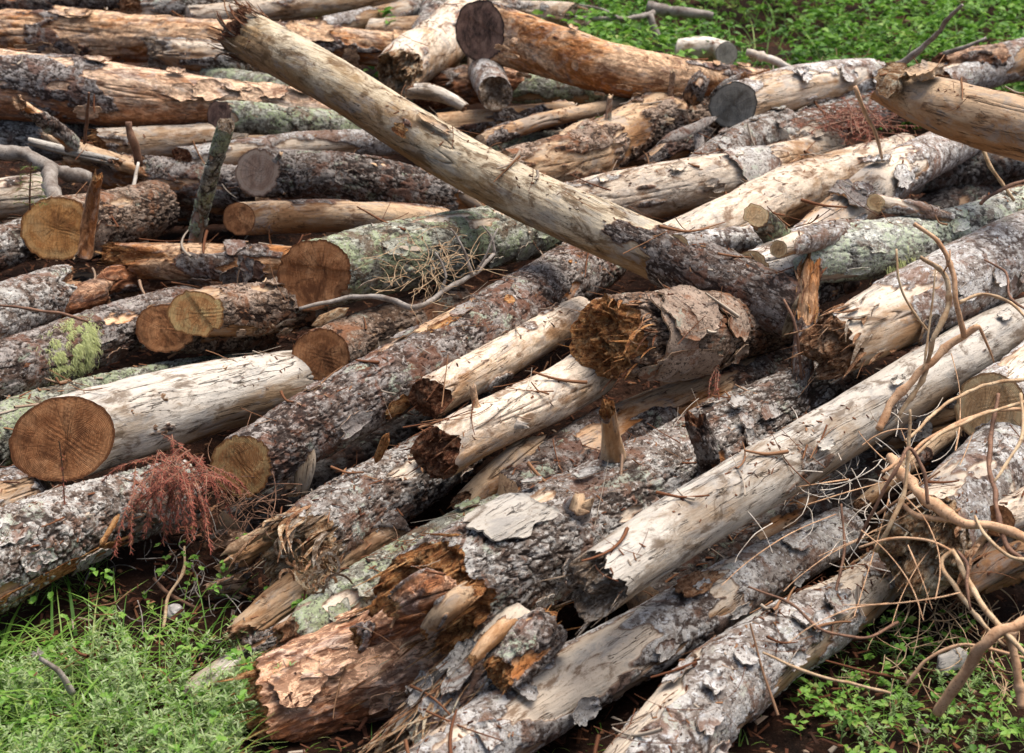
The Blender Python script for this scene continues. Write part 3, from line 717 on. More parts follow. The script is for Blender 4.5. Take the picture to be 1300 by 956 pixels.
def stem(name, label, pts, mat='tan', cat='twig', group=None, forks=(), wig=0.35, k=7, endk=True):
    """pts: (px, py, h, radius px); forks: more such lists, each a child branch"""
    root = None
    allb = [pts] + list(forks)
    for bi, pp in enumerate(allb):
        W = np.array([[*at(p[0], p[1], p[2]), 0] for p in pp]); 
        for i, p in enumerate(pp): W[i, 3] = rad(W[i, :3], p[3])
        ln = sum(math.hypot(pp[i + 1][0] - pp[i][0], pp[i + 1][1] - pp[i][1]) for i in range(len(pp) - 1))
        n = int(np.clip(ln / 5, 8, 80)); C = curve(W, n); sd = int(abs(pp[0][0]) * 7 + abs(pp[0][1]) * 3) % 9973
        q = C[:, :3] * 9 + sd; w_ = np.sin(np.linspace(0, math.pi, n))[:, None] ** .5
        C[:, :3] += w_ * wig * C[:, 3:4] * 2 * V3(fbm(q, 2, sd), fbm(q, 2, sd + 1), fbm(q, 2, sd + 2))
        rr = np.maximum(C[:, 3], 0.0006) * (1 + 0.2 * vn(q * 3, sd) + 0.45 * sstep(.45, .9, vn(q * 4.5, sd + 5)))
        if root is None: loc = C[0, :3].copy()
        co, qd = tube_np(C[:, :3] - loc, rr, k, sd, 0.25)
        me = mesh_np(name if root is None else 'side_branch', np.vstack([co, co[:k].mean(0), co[-k:].mean(0)]), qd,
                     tris=[(len(co), (j + 1) % k, j) for j in range(k)] + [(len(co) + 1, len(co) - k + j, len(co) - k + (j + 1) % k) for j in range(k)], mat=TM[mat] if isinstance(mat, str) else mat)
        if root is None:
            if len(allb) > 1:
                root = bpy.data.objects.new(name, None); COL.objects.link(root); root.location = loc; root.empty_display_size = .05
                o = link('stem', me, root)
            else:
                root = link(name, me, None, loc); o = root
            tag(root, label, cat, group)
        else: o = link('side_branch', me, root)
        o['seed'] = float(sd % 37)
    return root
# ------------------------------------------------------------------ the heap, log by log (photograph pixels, height above the floor in m, radius in px)
B, C, K = 'broken', 'cut', 'cap'
# --- far back, top left
l = make_log('rotten_log', 'dark brown log at the very top, behind the split decayed log', 'dark', [(-60, 8, .5, 15), (60, 4, .5, 15), (170, -4, .5, 13)], (K, K), tone=.8)
l = make_log('bark_log', 'grey barked log end at the top edge beside the long cream pole', 'grey', [(165, 12, .55, 14), (300, 0, .55, 15), (420, -22, .5, 15)], (B, K))
l = make_log('bare_log', 'long cream peeled log along the top edge, behind the raised pole', 'cream', [(240, 22, .5, 13), (400, 10, .5, 16), (560, -12, .5, 16)], (K, K), fib='tan')
l = make_log('bark_log', 'short pinkish grey log under the cream one at the top', 'pale', [(408, 36, .45, 13), (470, 24, .45, 13), (535, 8, .45, 12)], (B, K), tone=.9, cov=.5)
l = make_log('bark_log', 'narrow grey barked log pointing away, top centre', 'grey', [(527, 70, .5, 16), (545, 30, .5, 19), (568, -20, .5, 18)], (B, K), fib='grey')
l = make_log('bare_log', 'cream log behind the orange log, bark still on its far end', 'cream', [(560, 22, .5, 17), (640, 14, .5, 18), (735, 24, .5, 19)], (K, B), barkat=[(.72, 1.0, .35)], fib='grey')
l = make_log('rotten_log', 'long decayed log split along its length, upper left', 'rotten', [(-40, 38, .55, 33), (120, 42, .55, 31), (280, 48, .55, 27), (470, 58, .45, 22), (580, 66, .4, 20)], (K, K), mat=LM['orange'], jag=1.2, lump=2.0, fib='orange', cov=.16, tone=1.3)
flakes(l, 9, .16, .03, bark=0.0)
l = make_log('rotten_log', 'fibrous decayed end of a log, left of the raised pole near the top', 'rotten', [(470, 45, .42, 22), (560, 52, .42, 25), (640, 62, .4, 20)], (K, K), mat=LM['cream'], lump=2, cov=.15)
l = make_log('rotten_log', 'grey log with a frayed end under the raised pole tip', 'rotten', [(197, 70, .5, 17), (260, 76, .5, 18), (345, 84, .45, 16)], (B, K), mat=LM['grey'], fib='grey', jag=1.3, cov=.5)
l = make_log('bark_log', 'mossy grey log between the two great upper left logs', 'moss', [(262, 100, .4, 15), (330, 110, .4, 17), (430, 122, .4, 17)], (K, K), tone=.95)
l = make_log('bark_log', 'brown log in the shade at the far left, under the big peeled log', 'dark', [(-40, 126, .45, 17), (30, 134, .42, 17), (110, 146, .4, 15)], (K, K), tone=1.1, cov=.3)
l = make_log('peeled_log', 'big peeled log, cream above and orange below, far left', 'cream', [(-50, 98, .62, 42), (60, 104, .62, 42), (200, 116, .6, 36), (320, 132, .5, 27), (440, 152, .4, 20)], (K, K), mat=LM['orange'], cov=.10, barkat=[(0, .28, .18)], lump=1.4, tone=1.45, sat=.9, whorl=[(.1, .06)])
flakes(l, 10, .10, .02, bark=0.0)
l = make_log('bark_log', 'blurry dark grey log behind the sticks at the far left', 'grey', [(-40, 172, .35, 24), (60, 166, .35, 25), (170, 160, .35, 22)], (K, K), tone=.7, sat=.6)
# --- second row, left
l = make_log('bare_log', 'bare cream log with a long black crack, behind the small grey end', 'cream', [(124, 180, .4, 21), (200, 178, .4, 22), (310, 168, .4, 20)], (B, K), fib='orange', tone=1.05, jag=.9)
l = make_log('bark_log', 'slim log with a small dark grey sawn end', 'moss', [(280, 151, .55, 17), (360, 158, .52, 18), (460, 170, .45, 17)], (C, K), cut='black', tone=1.0, tilt=.62)
l = make_log('bark_log', 'log with a crumbling orange-red broken end behind the leaning stick', 'pale', [(228, 203, .47, 17), (330, 196, .45, 17), (440, 186, .42, 16), (560, 178, .4, 15)], (B, K), fib='red', jag=.7, tone=.85)
l = make_log('bark_log', 'dark barked log with a round pinkish sawn end and a radial check', 'dark', [(327, 217, .52, 27), (420, 226, .48, 29), (540, 246, .4, 27), (640, 262, .3, 24)], (C, K), cut='pink', tilt=.62, tone=1.0)
flakes(l, 5, .07); twigs_on(l, 3)
l = make_log('bark_log', 'dark barked log running behind the leaning grey stick', 'dark', [(178, 226, .35, 22), (250, 236, .35, 24), (335, 242, .35, 22)], (B, K), fib='tan', tone=1.1)
l = make_log('split_log', 'long splintered slab of log pointing up to the left', 'rotten', [(58, 168, .5, 8), (110, 190, .47, 13), (188, 214, .42, 15)], (B, B), mat=LM['tan'], fib='tan', jag=2.2, lump=1.6, oval=.6)
l = make_log('split_log', 'torn orange heart wood below the splintered slab', 'rotten', [(85, 208, .38, 14), (150, 222, .36, 18), (200, 232, .34, 18)], (B, K), mat=LM['orange'], fib='orange', jag=1.6)
l = make_log('bark_log', 'log with a wide orange sawn end under a cap of bark, far left', 'grey', [(72, 287, .5, 36), (130, 276, .45, 34), (200, 262, .35, 30)], (C, K), cut='orange', tilt=.72, cov=.98, mat=LM['brown'])
flake(l, .08, .75, .16, .16, .03)
l = make_log('bare_log', 'bleached cream log at the left edge behind the fir seedling', 'cream', [(-50, 258, .42, 28), (0, 252, .42, 27), (62, 240, .4, 24)], (K, K), tone=1.15)
l = make_log('bark_log', 'thin grey log at the left edge above the flat barked one', 'grey', [(-40, 338, .4, 24), (0, 322, .4, 23), (60, 296, .35, 20)], (K, K), tone=1.0)
l = make_log('bare_log', 'tan log with a half shaded sawn end below the pink-ended log', 'tan', [(303, 277, .42, 21), (390, 280, .42, 20), (485, 282, .38, 19), (570, 284, .32, 18)], (C, K), cut='brown', tilt=.6, tone=1.2)
l = make_log('bark_log', 'dark log in the gap behind the tan log, middle left', 'dark', [(150, 262, .15, 30), (240, 262, .15, 28), (330, 262, .15, 26)], (K, K), tone=.8)
l = make_log('split_log', 'split orange log with its broken end facing the left edge', 'tan', [(152, 330, .42, 22), (250, 336, .42, 23), (385, 338, .38, 22)], (B, K), mat=LM['orange'], fib='orange', jag=1.6, cov=.22, tone=1.15, lump=1.6)
flakes(l, 5, .09, .025)
l = make_log('rotten_log', 'frayed brown log under the split orange one', 'rotten', [(165, 368, .28, 19), (220, 366, .28, 19), (300, 360, .25, 18)], (B, K), mat=LM['rotten'], fib='tan', jag=1.5)
l = make_log('bark_log', 'flat grey barked log at the left edge with a torn tip', 'grey', [(-50, 432, .42, 36), (20, 402, .42, 34), (98, 368, .4, 24)], (K, B), fib='tan', jag=1.2, cov=.97, tone=1.1, lump=.8)
l = make_log('rotten_log', 'red brown broken stump end next to the torn grey log', 'rotten', [(70, 398, .38, 18), (108, 384, .38, 19), (140, 372, .34, 15)], (K, B), fib='tan', jag=1.2)
# --- the lichen log and its neighbours
l = make_log('bark_log', 'thick log with a deep brown sawn end and grey green lichen', 'moss', [(406, 352, .58, 43), (500, 325, .55, 43), (600, 300, .5, 37), (710, 275, .42, 30)], (C, K), cut='brown', tilt=.55, tone=1.0, lump=1.2)
flakes(l, 6, .08); twigs_on(l, 3)
l = make_log('bark_log', 'small log with a round tan sawn end, upper of the touching pair', 'brown', [(252, 400, .50, 29), (320, 394, .46, 31), (400, 384, .4, 29)], (C, K), cut='tan', tilt=.6)
flakes(l, 4, .06); twigs_on(l, 3)
l = make_log('bark_log', 'log tucked under its round-ended neighbour, sawn end part hidden', 'brown', [(212, 423, .38, 27), (270, 424, .33, 27), (340, 424, .25, 24)], (C, K), cut='brown', tilt=.6, tone=.9)
l = make_log('bark_log', 'long dark barked log with beard lichen, left edge', 'dark', [(-60, 494, .34, 40), (40, 456, .34, 35), (140, 418, .32, 31), (245, 392, .26, 25)], (K, K), tone=1.25, cov=.98)
flakes(l, 6, .07); twigs_on(l, 3)
moss_host = l
l = make_log('bark_log', 'green lichened log between the dark log and the great pale one', 'moss', [(-50, 560, .26, 40), (60, 520, .24, 30), (170, 486, .22, 22), (320, 462, .18, 16)], (K, K), tone=1.0)
l = make_log('bare_log', 'great pale log with a wide dark ringed sawn end', 'bare', [(84, 566, .40, 55), (180, 536, .37, 53), (280, 508, .31, 46), (392, 482, .22, 38)], (C, K), cut='brown', tilt=.62, tone=1.0, lump=1.0, cov=.03)
for u, d, r in ((.17, -.15, .012), (.24, .35, .011), (.30, -.3, .016), (.60, -.75, .012), (.72, .1, .006), (.28, .55, .008)):
    stub(l, u, d, .012, r, lean=.5, bark=.3, name='knot', mat=LM['orange'])
l = make_log('bark_log', 'log with a brown sawn end just below the dry brush', 'brown', [(409, 450, .37, 32), (470, 424, .34, 32), (580, 388, .28, 28)], (C, K), cut='brown', tilt=.55)
flakes(l, 3, .06); twigs_on(l, 3)
l = make_log('bark_log', 'long scaly barked log with orange scars and a tan sawn end', 'grey', [(297, 578, .36, 35), (400, 520, .40, 39), (520, 457, .43, 41), (640, 392, .43, 38), (770, 322, .36, 32)], (C, K), cut='tan', tilt=.45, mat=LM['dark'], tone=1.4, lump=1.2, cov=.95, whorl=[(.83, .06)])
scaly = l
flakes(l, 10, .07, .012)
for u, d, a, b_ in ((.40, -.75, .16, .035), (.82, -.2, .10, .07), (.56, -.4, .05, .03), (.25, .75, .10, .06)):
    flake(l, u, d, a, b_, .002, name='bare_scar', mat=FM['orange'], thick=.004)
l = make_log('bark_log', 'smooth grey log with a knot, left edge below the pale log', 'pale', [(-50, 654, .27, 33), (0, 632, .26, 33), (64, 612, .22, 30)], (K, B), fib='grey', tone=.95, jag=.5)
l = make_log('bark_log', 'silvery barked log, split orange beneath, lower left edge', 'grey', [(-70, 752, .22, 58), (30, 706, .20, 50), (120, 668, .17, 42), (230, 632, .14, 36)], (K, K), tone=1.2, lump=1.2, cov=.9)
flake(l, .33, .95, .55, .05, .004, name='bare_split', mat=FM['orange'])
flakes(l, 6, .08, .015)
stub(l, .50, -.1, .03, .012, bark=0, mat=LM['cream']); stub(l, .15, -.9, .035, .016, bark=0, mat=LM['orange'])
# --- middle
l = make_log('bark_log', 'grey barked log, its low end burst into curled shavings', 'grey', [(372, 694, .24, 45), (450, 640, .25, 43), (530, 592, .24, 38), (625, 530, .2, 30)], (B, K), fib='pale', jag=1.4, cov=.9, barkat=[(0, .06, -.3)], tone=1.05)
burst = l
shreds(l, 46, .0, .12, -1.8, 1.8, .13, .006, ('pale', 'tan', 'grey'), .35, .4)
curls(l, 26, 398, 715, 34, 26, .26, .028, ('pale', 'tan', 'grey'))
flakes(l, 5, .08, .02)
l = make_log('bare_log', 'cream broken log lying above its twin, centre', 'cream', [(546, 508, .42, 27), (630, 455, .42, 27), (740, 390, .36, 22)], (B, K), fib='red', jag=.8, tone=1.3, barkat=[(.55, .8, .3)])
l = make_log('bare_log', 'cream broken log below its twin, with a knot hole', 'cream', [(562, 580, .44, 34), (650, 520, .45, 34), (740, 465, .43, 34), (830, 405, .38, 30)], (B, K), fib='red', jag=.9, tone=1.2, lump=1.3)
stub(l, .14, -1.0, .075, .013, lean=-.1, bark=0, mat=LM['orange'])
stub(l, .2, .55, .03, .013, lean=.1, bark=0)
l = make_log('broken_log', 'short thick log with a torn rotten end facing the viewer', 'dark', [(768, 430, .58, 48), (850, 427, .55, 50), (930, 416, .44, 40), (1000, 402, .3, 30)], (B, K), fib='orange', jag=.8, tilt=.6, cov=.97, lump=1.3, mat=LM['brown'])
flake(l, .18, -.55, .20, .19, .03); flake(l, .38, -.3, .16, .15, .02); flake(l, .16, .9, .3, .12, .02); flake(l, .12, .1, .1, .3, .02); flakes(l, 4, .08, .02)
shreds(l, 26, 0.0, .06, -1.6, 1.6, .10, .006, ('tan', 'orange', 'red'), .3, .4)
# --- the raised pole
hero = make_log('raised_pole', 'long bare pole raised across the heap with a frayed brown tip', 'olive', [(312, 42, 1.12, 31), (450, 116, 1.0, 31), (600, 197, .86, 33), (760, 285, .72, 35), (900, 352, .60, 37), (1010, 402, .5, 38)], (B, K), fib='red', jag=1.5, tone=1.12, lump=.6, barkat=[(.74, .82, .42), (.82, 1.0, 1.1)], tilt=.4, cov=.001, cat='pole')
hero2 = None
flake(hero, .44, -.75, .16, .03, .012, bark=0, mat=LM['tan']); flake(hero, .40, .1, .07, .04, .01, bark=0, mat=FM['orange'])
shreds(hero, 90, 0.0, .035, -3, 3, .13, .006, ('red', 'tan', 'grey'), .25, 0)
# --- upper middle
l = make_log('peeled_log', 'orange peeled log with a blackened sawn end, top centre', 'orange', [(608, 48, .78, 37), (700, 64, .76, 35), (800, 84, .72, 31), (900, 98, .64, 23), (985, 106, .55, 12)], (C, K), cut='black', tilt=.55, tone=1.4, lump=1.2)
flakes(l, 16, .05, .014, bark=0.0)
stub(l, .12, .1, .02, .012, bark=0)
l = make_log('bark_log', 'short birch-like stub with a split hollow end under the orange log', 'pale', [(627, 124, .6, 20), (622, 104, .58, 20), (612, 70, .5, 19)], (B, K), fib='grey', jag=.6, hollow=.5, tilt=.7, cov=.9)
l = make_log('bare_log', 'ragged white log with a torn end beside the blackened log end', 'cream', [(508, 100, .6, 30), (545, 62, .6, 33), (600, 10, .55, 26)], (B, K), fib='pale', jag=1.5, tone=1.35, lump=1.6, tilt=.2)
l = make_log('bark_log', 'brown torn wood under the ragged white log', 'rotten', [(545, 118, .42, 22), (600, 112, .42, 24), (680, 104, .4, 20)], (B, K), fib='red', jag=1.2)
l = make_log('bark_log', 'grey log half seen below the orange log', 'moss', [(650, 108, .42, 16), (740, 108, .42, 18), (850, 112, .4, 15)], (K, K), tone=.9)
l = make_log('bark_log', 'red brown log lying behind the raised pole, upper centre', 'dark', [(556, 160, .4, 17), (640, 150, .42, 17), (730, 142, .42, 15)], (K, K), cov=.4, tone=1.25, mat=LM['tan'])
l = make_log('bare_log', 'slender tan log crossing the red brown one', 'tan', [(610, 178, .55, 10), (700, 150, .55, 10), (810, 132, .52, 8)], (K, K), tone=1.1, cov=.2)
l = make_log('bark_log', 'knobby dark log with branch whorls, upper centre', 'dark', [(640, 222, .46, 28), (720, 205, .47, 33), (800, 168, .47, 32), (880, 145, .46, 30), (950, 118, .42, 24)], (K, K), cov=.6, tone=1.15, mat=LM['brown'], lump=2.4, whorl=[(.22, .22), (.55, .18), (.82, .16)])
knobby = l
for u, d, ln, r in ((.33, -1.05, .13, .018), (.58, -.95, .17, .018), (.50, .1, .05, .022), (.60, -.2, .04, .02), (.72, .3, .06, .02), (.82, -.9, .08, .018), (.86, -.4, .09, .014), (.9, -1.1, .07, .014), (.8, .9, .12, .02)):
    stub(l, u, d, ln, r, lean=random.uniform(-.3, .4))
flakes(l, 8, .07, .02)
l = make_log('bark_log', 'log in the shade below the knobby one', 'dark', [(780, 200, .18, 26), (880, 200, .18, 26), (960, 190, .18, 24)], (K, K), tone=.95, mat=LM['tan'], cov=.5)
l = make_log('bark_log', 'log with a round grey sawn end and bark bands, upper right', 'pale', [(932, 138, .6, 28), (1000, 116, .6, 27), (1105, 98, .55, 22)], (C, K), cut='grey', tilt=.6, cov=.42, tone=1.25)
flakes(l, 5, .08, .02)
l = make_log('bare_log', 'small bleached log end beyond the orange log', 'bare', [(860, 66, .45, 14), (890, 64, .45, 15), (922, 70, .45, 14)], (K, C), cut='grey', tone=1.3)
l = make_log('bark_log', 'flaky barked log ending near the bark slab, upper right', 'pale', [(884, 222, .47, 20), (940, 190, .48, 22), (1000, 166, .46, 24)], (K, C), cut='grey', tilt1=0, cov=.97, tone=.95, mat=LM['grey'], lump=1.2)
flakes(l, 8, .05, .012)
l = make_log('bark_log', 'grey log behind, scattered with dead red needles', 'grey', [(985, 190, .42, 24), (1060, 152, .42, 26), (1170, 118, .42, 24)], (K, K), tone=1.1)
redlog = l
l = make_log('bare_log', 'cream and rust coloured log behind the raised pole, right of centre', 'cream', [(700, 268, .42, 33), (800, 252, .44, 35), (900, 240, .44, 33), (1060, 198, .38, 22)], (K, K), tone=1.15, mat=LM['cream'], lump=1.2, cov=.10)
flake(l, .54, -.45, .26, .17, .02, mat=LM['grey'])
flakes(l, 8, .05, .012, bark=0.)
l = make_log('bare_log', 'smooth cream log curving toward the upper right', 'cream', [(826, 322, .46, 30), (920, 288, .48, 36), (1020, 244, .48, 36), (1090, 215, .45, 30), (1155, 192, .42, 24)], (K, K), tone=1.2, cov=.02, lump=1.0)
l = make_log('bark_log', 'white log with grey bark collar, right of the smooth cream one', 'pale', [(1010, 330, .52, 30), (1080, 268, .54, 31), (1140, 225, .52, 28), (1225, 180, .45, 22)], (K, K), tone=1.25, cov=.25, barkat=[(.62, 1.0, .4)])
flakes(l, 4, .09, .02)
flake(l, .22, -.55, .14, .12, .03, mat=LM['dark'])
l = make_log('bark_log', 'pale knotted log at the right edge beyond the split log', 'pale', [(1190, 118, .5, 20), (1250, 92, .5, 24), (1330, 66, .5, 26)], (B, K), fib='red', jag=1., tone=1.1)
l = make_log('rotten_log', 'dark rotten stub behind the split log, upper right', 'rotten', [(1190, 84, .6, 16), (1230, 78, .6, 19), (1275, 72, .58, 15)], (B, B), fib='red', tone=.9)
l = make_log('split_log', 'smooth tan log with a stepped split end, right edge', 'tan', [(1118, 108, 1.0, 22), (1160, 122, 1.0, 30), (1220, 140, 1.02, 36), (1340, 176, 1.05, 40)], (B, K), fib='orange', jag=1.6, tone=1.1, cov=0, mat=LM['tan'], lump=.8, hollow=.3)
splitr = l
flake(l, .18, -.35, .16, .10, .014, bark=0., mat=FM['pale'], name='split_slab', thick=.03); flake(l, .33, -.9, .14, .08, .03, bark=0., name='split_slab', thick=.03)
# --- right
l = make_log('bark_log', 'pale lichened log with side branches, right', 'moss', [(948, 345, .62, 21), (1040, 326, .64, 32), (1150, 306, .64, 32), (1240, 286, .62, 28), (1340, 262, .6, 24)], (C, K), cut='yellow', tilt=.5, tone=1.5, sat=.7, lump=1.6, mat=LM['moss'], cov=.8)
lich = l
flakes(l, 6, .06, .015)
l = make_log('branch_log', 'small log with a pale oval sawn end lying by the raised pole', 'pale', [(860, 312, .72, 14), (905, 306, .7, 15), (985, 296, .66, 15)], (C, K), cut='yellow', tilt=.5, tone=1.1)
l = make_log('branch_log', 'stubby sawn branch pointing up, beside the small oval-ended log', 'pale', [(957, 277, .80, 13), (972, 292, .74, 14), (990, 312, .66, 16)], (C, K), cut='yellow', tilt=.6, tone=.9, mat=LM['moss'])
l = make_log('branch_log', 'sawn branch end on top of the pale lichened log', 'pale', [(987, 318, .76, 11), (1030, 306, .74, 14), (1090, 300, .66, 15)], (C, K), cut='yellow', tilt=.3, tone=1.05)
l = make_log('branch_log', 'thin sawn branch with a yellow end above the lichened log', 'pale', [(1113, 257, .78, 9), (1150, 264, .76, 9), (1205, 280, .7, 9)], (C, K), cut='yellow', tilt=.6, tone=1.0)
l = make_log('bark_log', 'barked log with a jagged bare end, right of the dark gap', 'pale', [(1072, 452, .5, 40), (1150, 405, .52, 45), (1230, 362, .52, 46), (1350, 300, .5, 42)], (B, K), fib='tan', jag=1.1, tilt=.6, cov=.86, barkat=[(0, .17, -.6)], tone=1.1, mat=LM['pale'])
jagr = l
shreds(l, 22, 0, .12, -1.5, 1.5, .10, .006, ('grey', 'tan'), .1, .1)
flakes(l, 7, .08, .02)
flake(l, .2, .8, .07, .1, .04, mat=LM['dark'])
l = make_log('bare_log', 'long weathered grey pole with a hollow rotted end', 'bare', [(752, 738, .50, 41), (880, 662, .48, 41), (1000, 590, .46, 40), (1150, 500, .42, 38), (1340, 398, .36, 32)], (B, K), fib='grey', jag=1.1, hollow=.25, tilt=.62, tone=.88, sat=1.0, cov=.03, lump=.7)
flakes(l, 4, .05, .008, bark=0.)
l = make_log('bark_log', 'log with a pale yellow sawn end, right edge', 'pale', [(1253, 522, .42, 40), (1300, 480, .42, 40), (1360, 430, .4, 38)], (C, K), cut='yellow', tilt=.62, tone=1.2, cov=.7)
l = make_log('bark_log', 'flaking log under the weathered pole near the tan branches', 'pale', [(1112, 548, .22, 24), (1180, 528, .24, 27), (1260, 500, .22, 25)], (B, K), fib='grey', jag=1.0, tone=1.0)
flakes(l, 7, .08, .03)
l = make_log('bark_log', 'grey log with a big rotted end among the tan stems', 'pale', [(1158, 692, .34, 55), (1205, 640, .32, 52), (1290, 560, .26, 42)], (B, K), fib='pale', jag=.8, tilt=.7, tone=1.0, oval=1.15)
rotr = l
shreds(l, 26, 0, .1, -1.5, 1.5, .09, .006, ('grey', 'tan'), .3, .3)
flakes(l, 5, .08, .03)
l = make_log('bare_log', 'cream log end at the right edge above the brown one', 'cream', [(1268, 662, .38, 21), (1300, 645, .38, 23), (1350, 615, .36, 24)], (C, K), cut='brown', tone=1.2)
l = make_log('rotten_log', 'brown rotten log at the lower right edge', 'rotten', [(1235, 735, .22, 30), (1290, 705, .22, 38), (1360, 670, .22, 40)], (B, K), fib='red', mat=LM['tan'], tone=.8)
# --- centre front
l = make_log('bark_log', 'dark log deep in the gap under the torn thick log', 'dark', [(640, 640, .22, 50), (780, 560, .24, 46), (920, 500, .24, 38), (1040, 450, .2, 30)], (K, K), tone=1.0, cov=.6)
l = make_log('rotten_log', 'huge half rotten log with deeply furrowed bark, lower centre', 'dark', [(548, 770, .34, 70), (680, 700, .33, 74), (800, 628, .30, 70), (920, 560, .26, 52), (1060, 500, .2, 36)], (B, K), fib='orange', jag=.8, cov=.97, lump=2.4, tone=1.05, mat=LM['grey'], part='trunk', tilt=.3, oval=.86)
big = l
flakes(l, 16, .06, .015)
flake(l, .12, -.6, .24, .15, .004, name='bare_patch', mat=LM['bare'], bark=0., thick=.006)['tone'] = .7
stub(l, .22, -.2, .05, .04, lean=-.2, mat=LM['tan'])
l = make_log('rotten_log', 'bright rust coloured rotten log crumbling in the foreground', 'rotten', [(345, 880, .10, 62), (440, 846, .12, 66), (560, 800, .20, 68), (680, 752, .24, 60)], (B, B), fib='orange', mat=LM['rotten'], tone=1.75, sat=1.0, jag=.8, tilt=.12, lump=2.6, cov=0, flat=.25)
rust = l
shreds(l, 60, .1, 1, -1.3, 1.2, .06, .003, ('orange', 'pale', 'red'), .06, .1)
flakes(l, 12, .10, .02, bark=0.)
l = make_log('rotten_log', 'torn grey and tan root end in the front centre', 'rotten', [(515, 965, .02, 44), (592, 885, .12, 54), (662, 806, .2, 56)], (B, K), fib='pale', mat=LM['grey'], tone=.95, jag=1.2, lump=3.4, cov=.6, tilt=.2)
root_end = l
flakes(l, 10, .07, .02)
shreds(l, 60, .02, .6, -1.4, 1.0, .13, .0032, ('pale', 'pale', 'tan'), .25, .3)
l = make_log('bark_log', 'lichen crusted log squeezed between the burst log and the huge one', 'moss', [(372, 812, .16, 26), (460, 756, .18, 30), (560, 695, .2, 30), (650, 640, .2, 24)], (B, K), fib='tan', tone=1.0, cov=.75, lump=1.8)
flakes(l, 6, .08, .02)
l = make_log('split_log', 'frayed brown slab under the burst log', 'rotten', [(300, 812, .1, 18), (400, 742, .12, 26), (500, 680, .15, 28)], (B, K), fib='tan', mat=LM['tan'], jag=1.8, lump=2, tone=.9)
l = make_log('split_log', 'short frayed slab of wood poking left beneath the burst log', 'rotten', [(282, 718, .18, 8), (320, 696, .2, 12), (368, 672, .22, 14)], (B, K), fib='tan', mat=LM['tan'], jag=2.2, lump=2)
l = make_log('bare_log', 'flat weathered wood fragment beside the grass', 'bare', [(235, 880, .04, 13), (285, 850, .05, 19), (345, 812, .06, 15)], (B, B), fib='grey', tone=.95, jag=1.4, oval=.6)
l = make_log('bark_log', 'whitish barked log along the bottom edge, left one of two', 'pale', [(480, 1060, .12, 48), (720, 872, .13, 42), (860, 790, .14, 38), (960, 735, .14, 33), (1080, 672, .13, 25)], (K, K), tone=.9, lump=1.4)
flakes(l, 9, .06, .02)
flake(l, .62, -.6, .16, .05, .04, name='wood_chip', mat=FM['tan'], bark=0.)
l = make_log('bark_log', 'whitish barked log along the bottom edge, right one of two', 'pale', [(690, 1120, .14, 62), (900, 880, .15, 52), (985, 812, .16, 46), (1060, 765, .13, 38), (1130, 715, .08, 26)], (K, K), tone=.95, lump=1.4, cov=.7)
flakes(l, 9, .07, .02)
stub(l, .33, .9, .05, .02, lean=-.2)
# --- deep in the gaps
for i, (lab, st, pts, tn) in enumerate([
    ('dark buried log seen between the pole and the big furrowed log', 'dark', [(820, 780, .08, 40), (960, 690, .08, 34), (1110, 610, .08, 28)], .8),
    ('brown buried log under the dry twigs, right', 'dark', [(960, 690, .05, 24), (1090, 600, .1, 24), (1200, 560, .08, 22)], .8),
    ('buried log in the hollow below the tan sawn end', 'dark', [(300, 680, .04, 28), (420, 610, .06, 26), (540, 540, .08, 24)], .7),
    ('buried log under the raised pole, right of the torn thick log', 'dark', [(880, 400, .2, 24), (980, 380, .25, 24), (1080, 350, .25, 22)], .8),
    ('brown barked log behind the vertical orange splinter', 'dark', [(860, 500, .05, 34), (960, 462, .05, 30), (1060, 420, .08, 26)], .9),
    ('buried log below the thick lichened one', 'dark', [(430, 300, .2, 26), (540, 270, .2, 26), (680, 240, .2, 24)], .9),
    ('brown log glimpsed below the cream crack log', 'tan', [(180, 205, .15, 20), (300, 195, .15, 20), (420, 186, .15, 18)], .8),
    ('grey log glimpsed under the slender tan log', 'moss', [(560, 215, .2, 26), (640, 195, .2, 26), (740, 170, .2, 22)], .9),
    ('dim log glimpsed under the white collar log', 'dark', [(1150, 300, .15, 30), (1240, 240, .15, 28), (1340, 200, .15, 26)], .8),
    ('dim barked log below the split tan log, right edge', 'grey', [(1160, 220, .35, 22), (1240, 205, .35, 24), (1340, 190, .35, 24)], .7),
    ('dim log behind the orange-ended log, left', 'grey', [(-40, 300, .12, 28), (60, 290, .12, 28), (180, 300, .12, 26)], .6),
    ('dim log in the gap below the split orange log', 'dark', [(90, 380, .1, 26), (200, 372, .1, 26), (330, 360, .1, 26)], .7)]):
    make_log('buried_log', lab, st, pts, (K, K), tone=tn * .75, res=.6)  # tone lowered to darken the gaps: shade put into the logs' colour

# --- stakes, sticks and torn pieces standing or lying on the heap
def piece(name, label, pts, style='tan', ends=(K, B), cat='stake', fib='tan', jag=2.8, tone=1.0, **k):
    return make_log(name, label, style, pts, ends, cat=cat, group=None, fib=fib, jag=jag, tone=tone, lump=2.2, res=1.6, **k)
piece('broken_stake', 'jagged broken stake standing on the huge furrowed log', [(778, 600, .40, 20), (775, 560, .56, 12), (771, 524, .70, 9)], tone=1.25, fib='orange', cov=.1)
piece('broken_stake', 'dark twisted stub beside the jagged stake', [(906, 592, .40, 18), (892, 562, .52, 10), (880, 534, .6, 7)], 'dark', tone=1.0, fib='red')
piece('upright_stick', 'grey stick leaning upright between the pink-ended and tan logs', [(246, 310, .35, 8), (256, 262, .55, 7.5), (272, 205, .78, 7), (287, 158, .95, 7)], 'moss', jag=1.0, cov=.8, cat='stick', fib='grey')
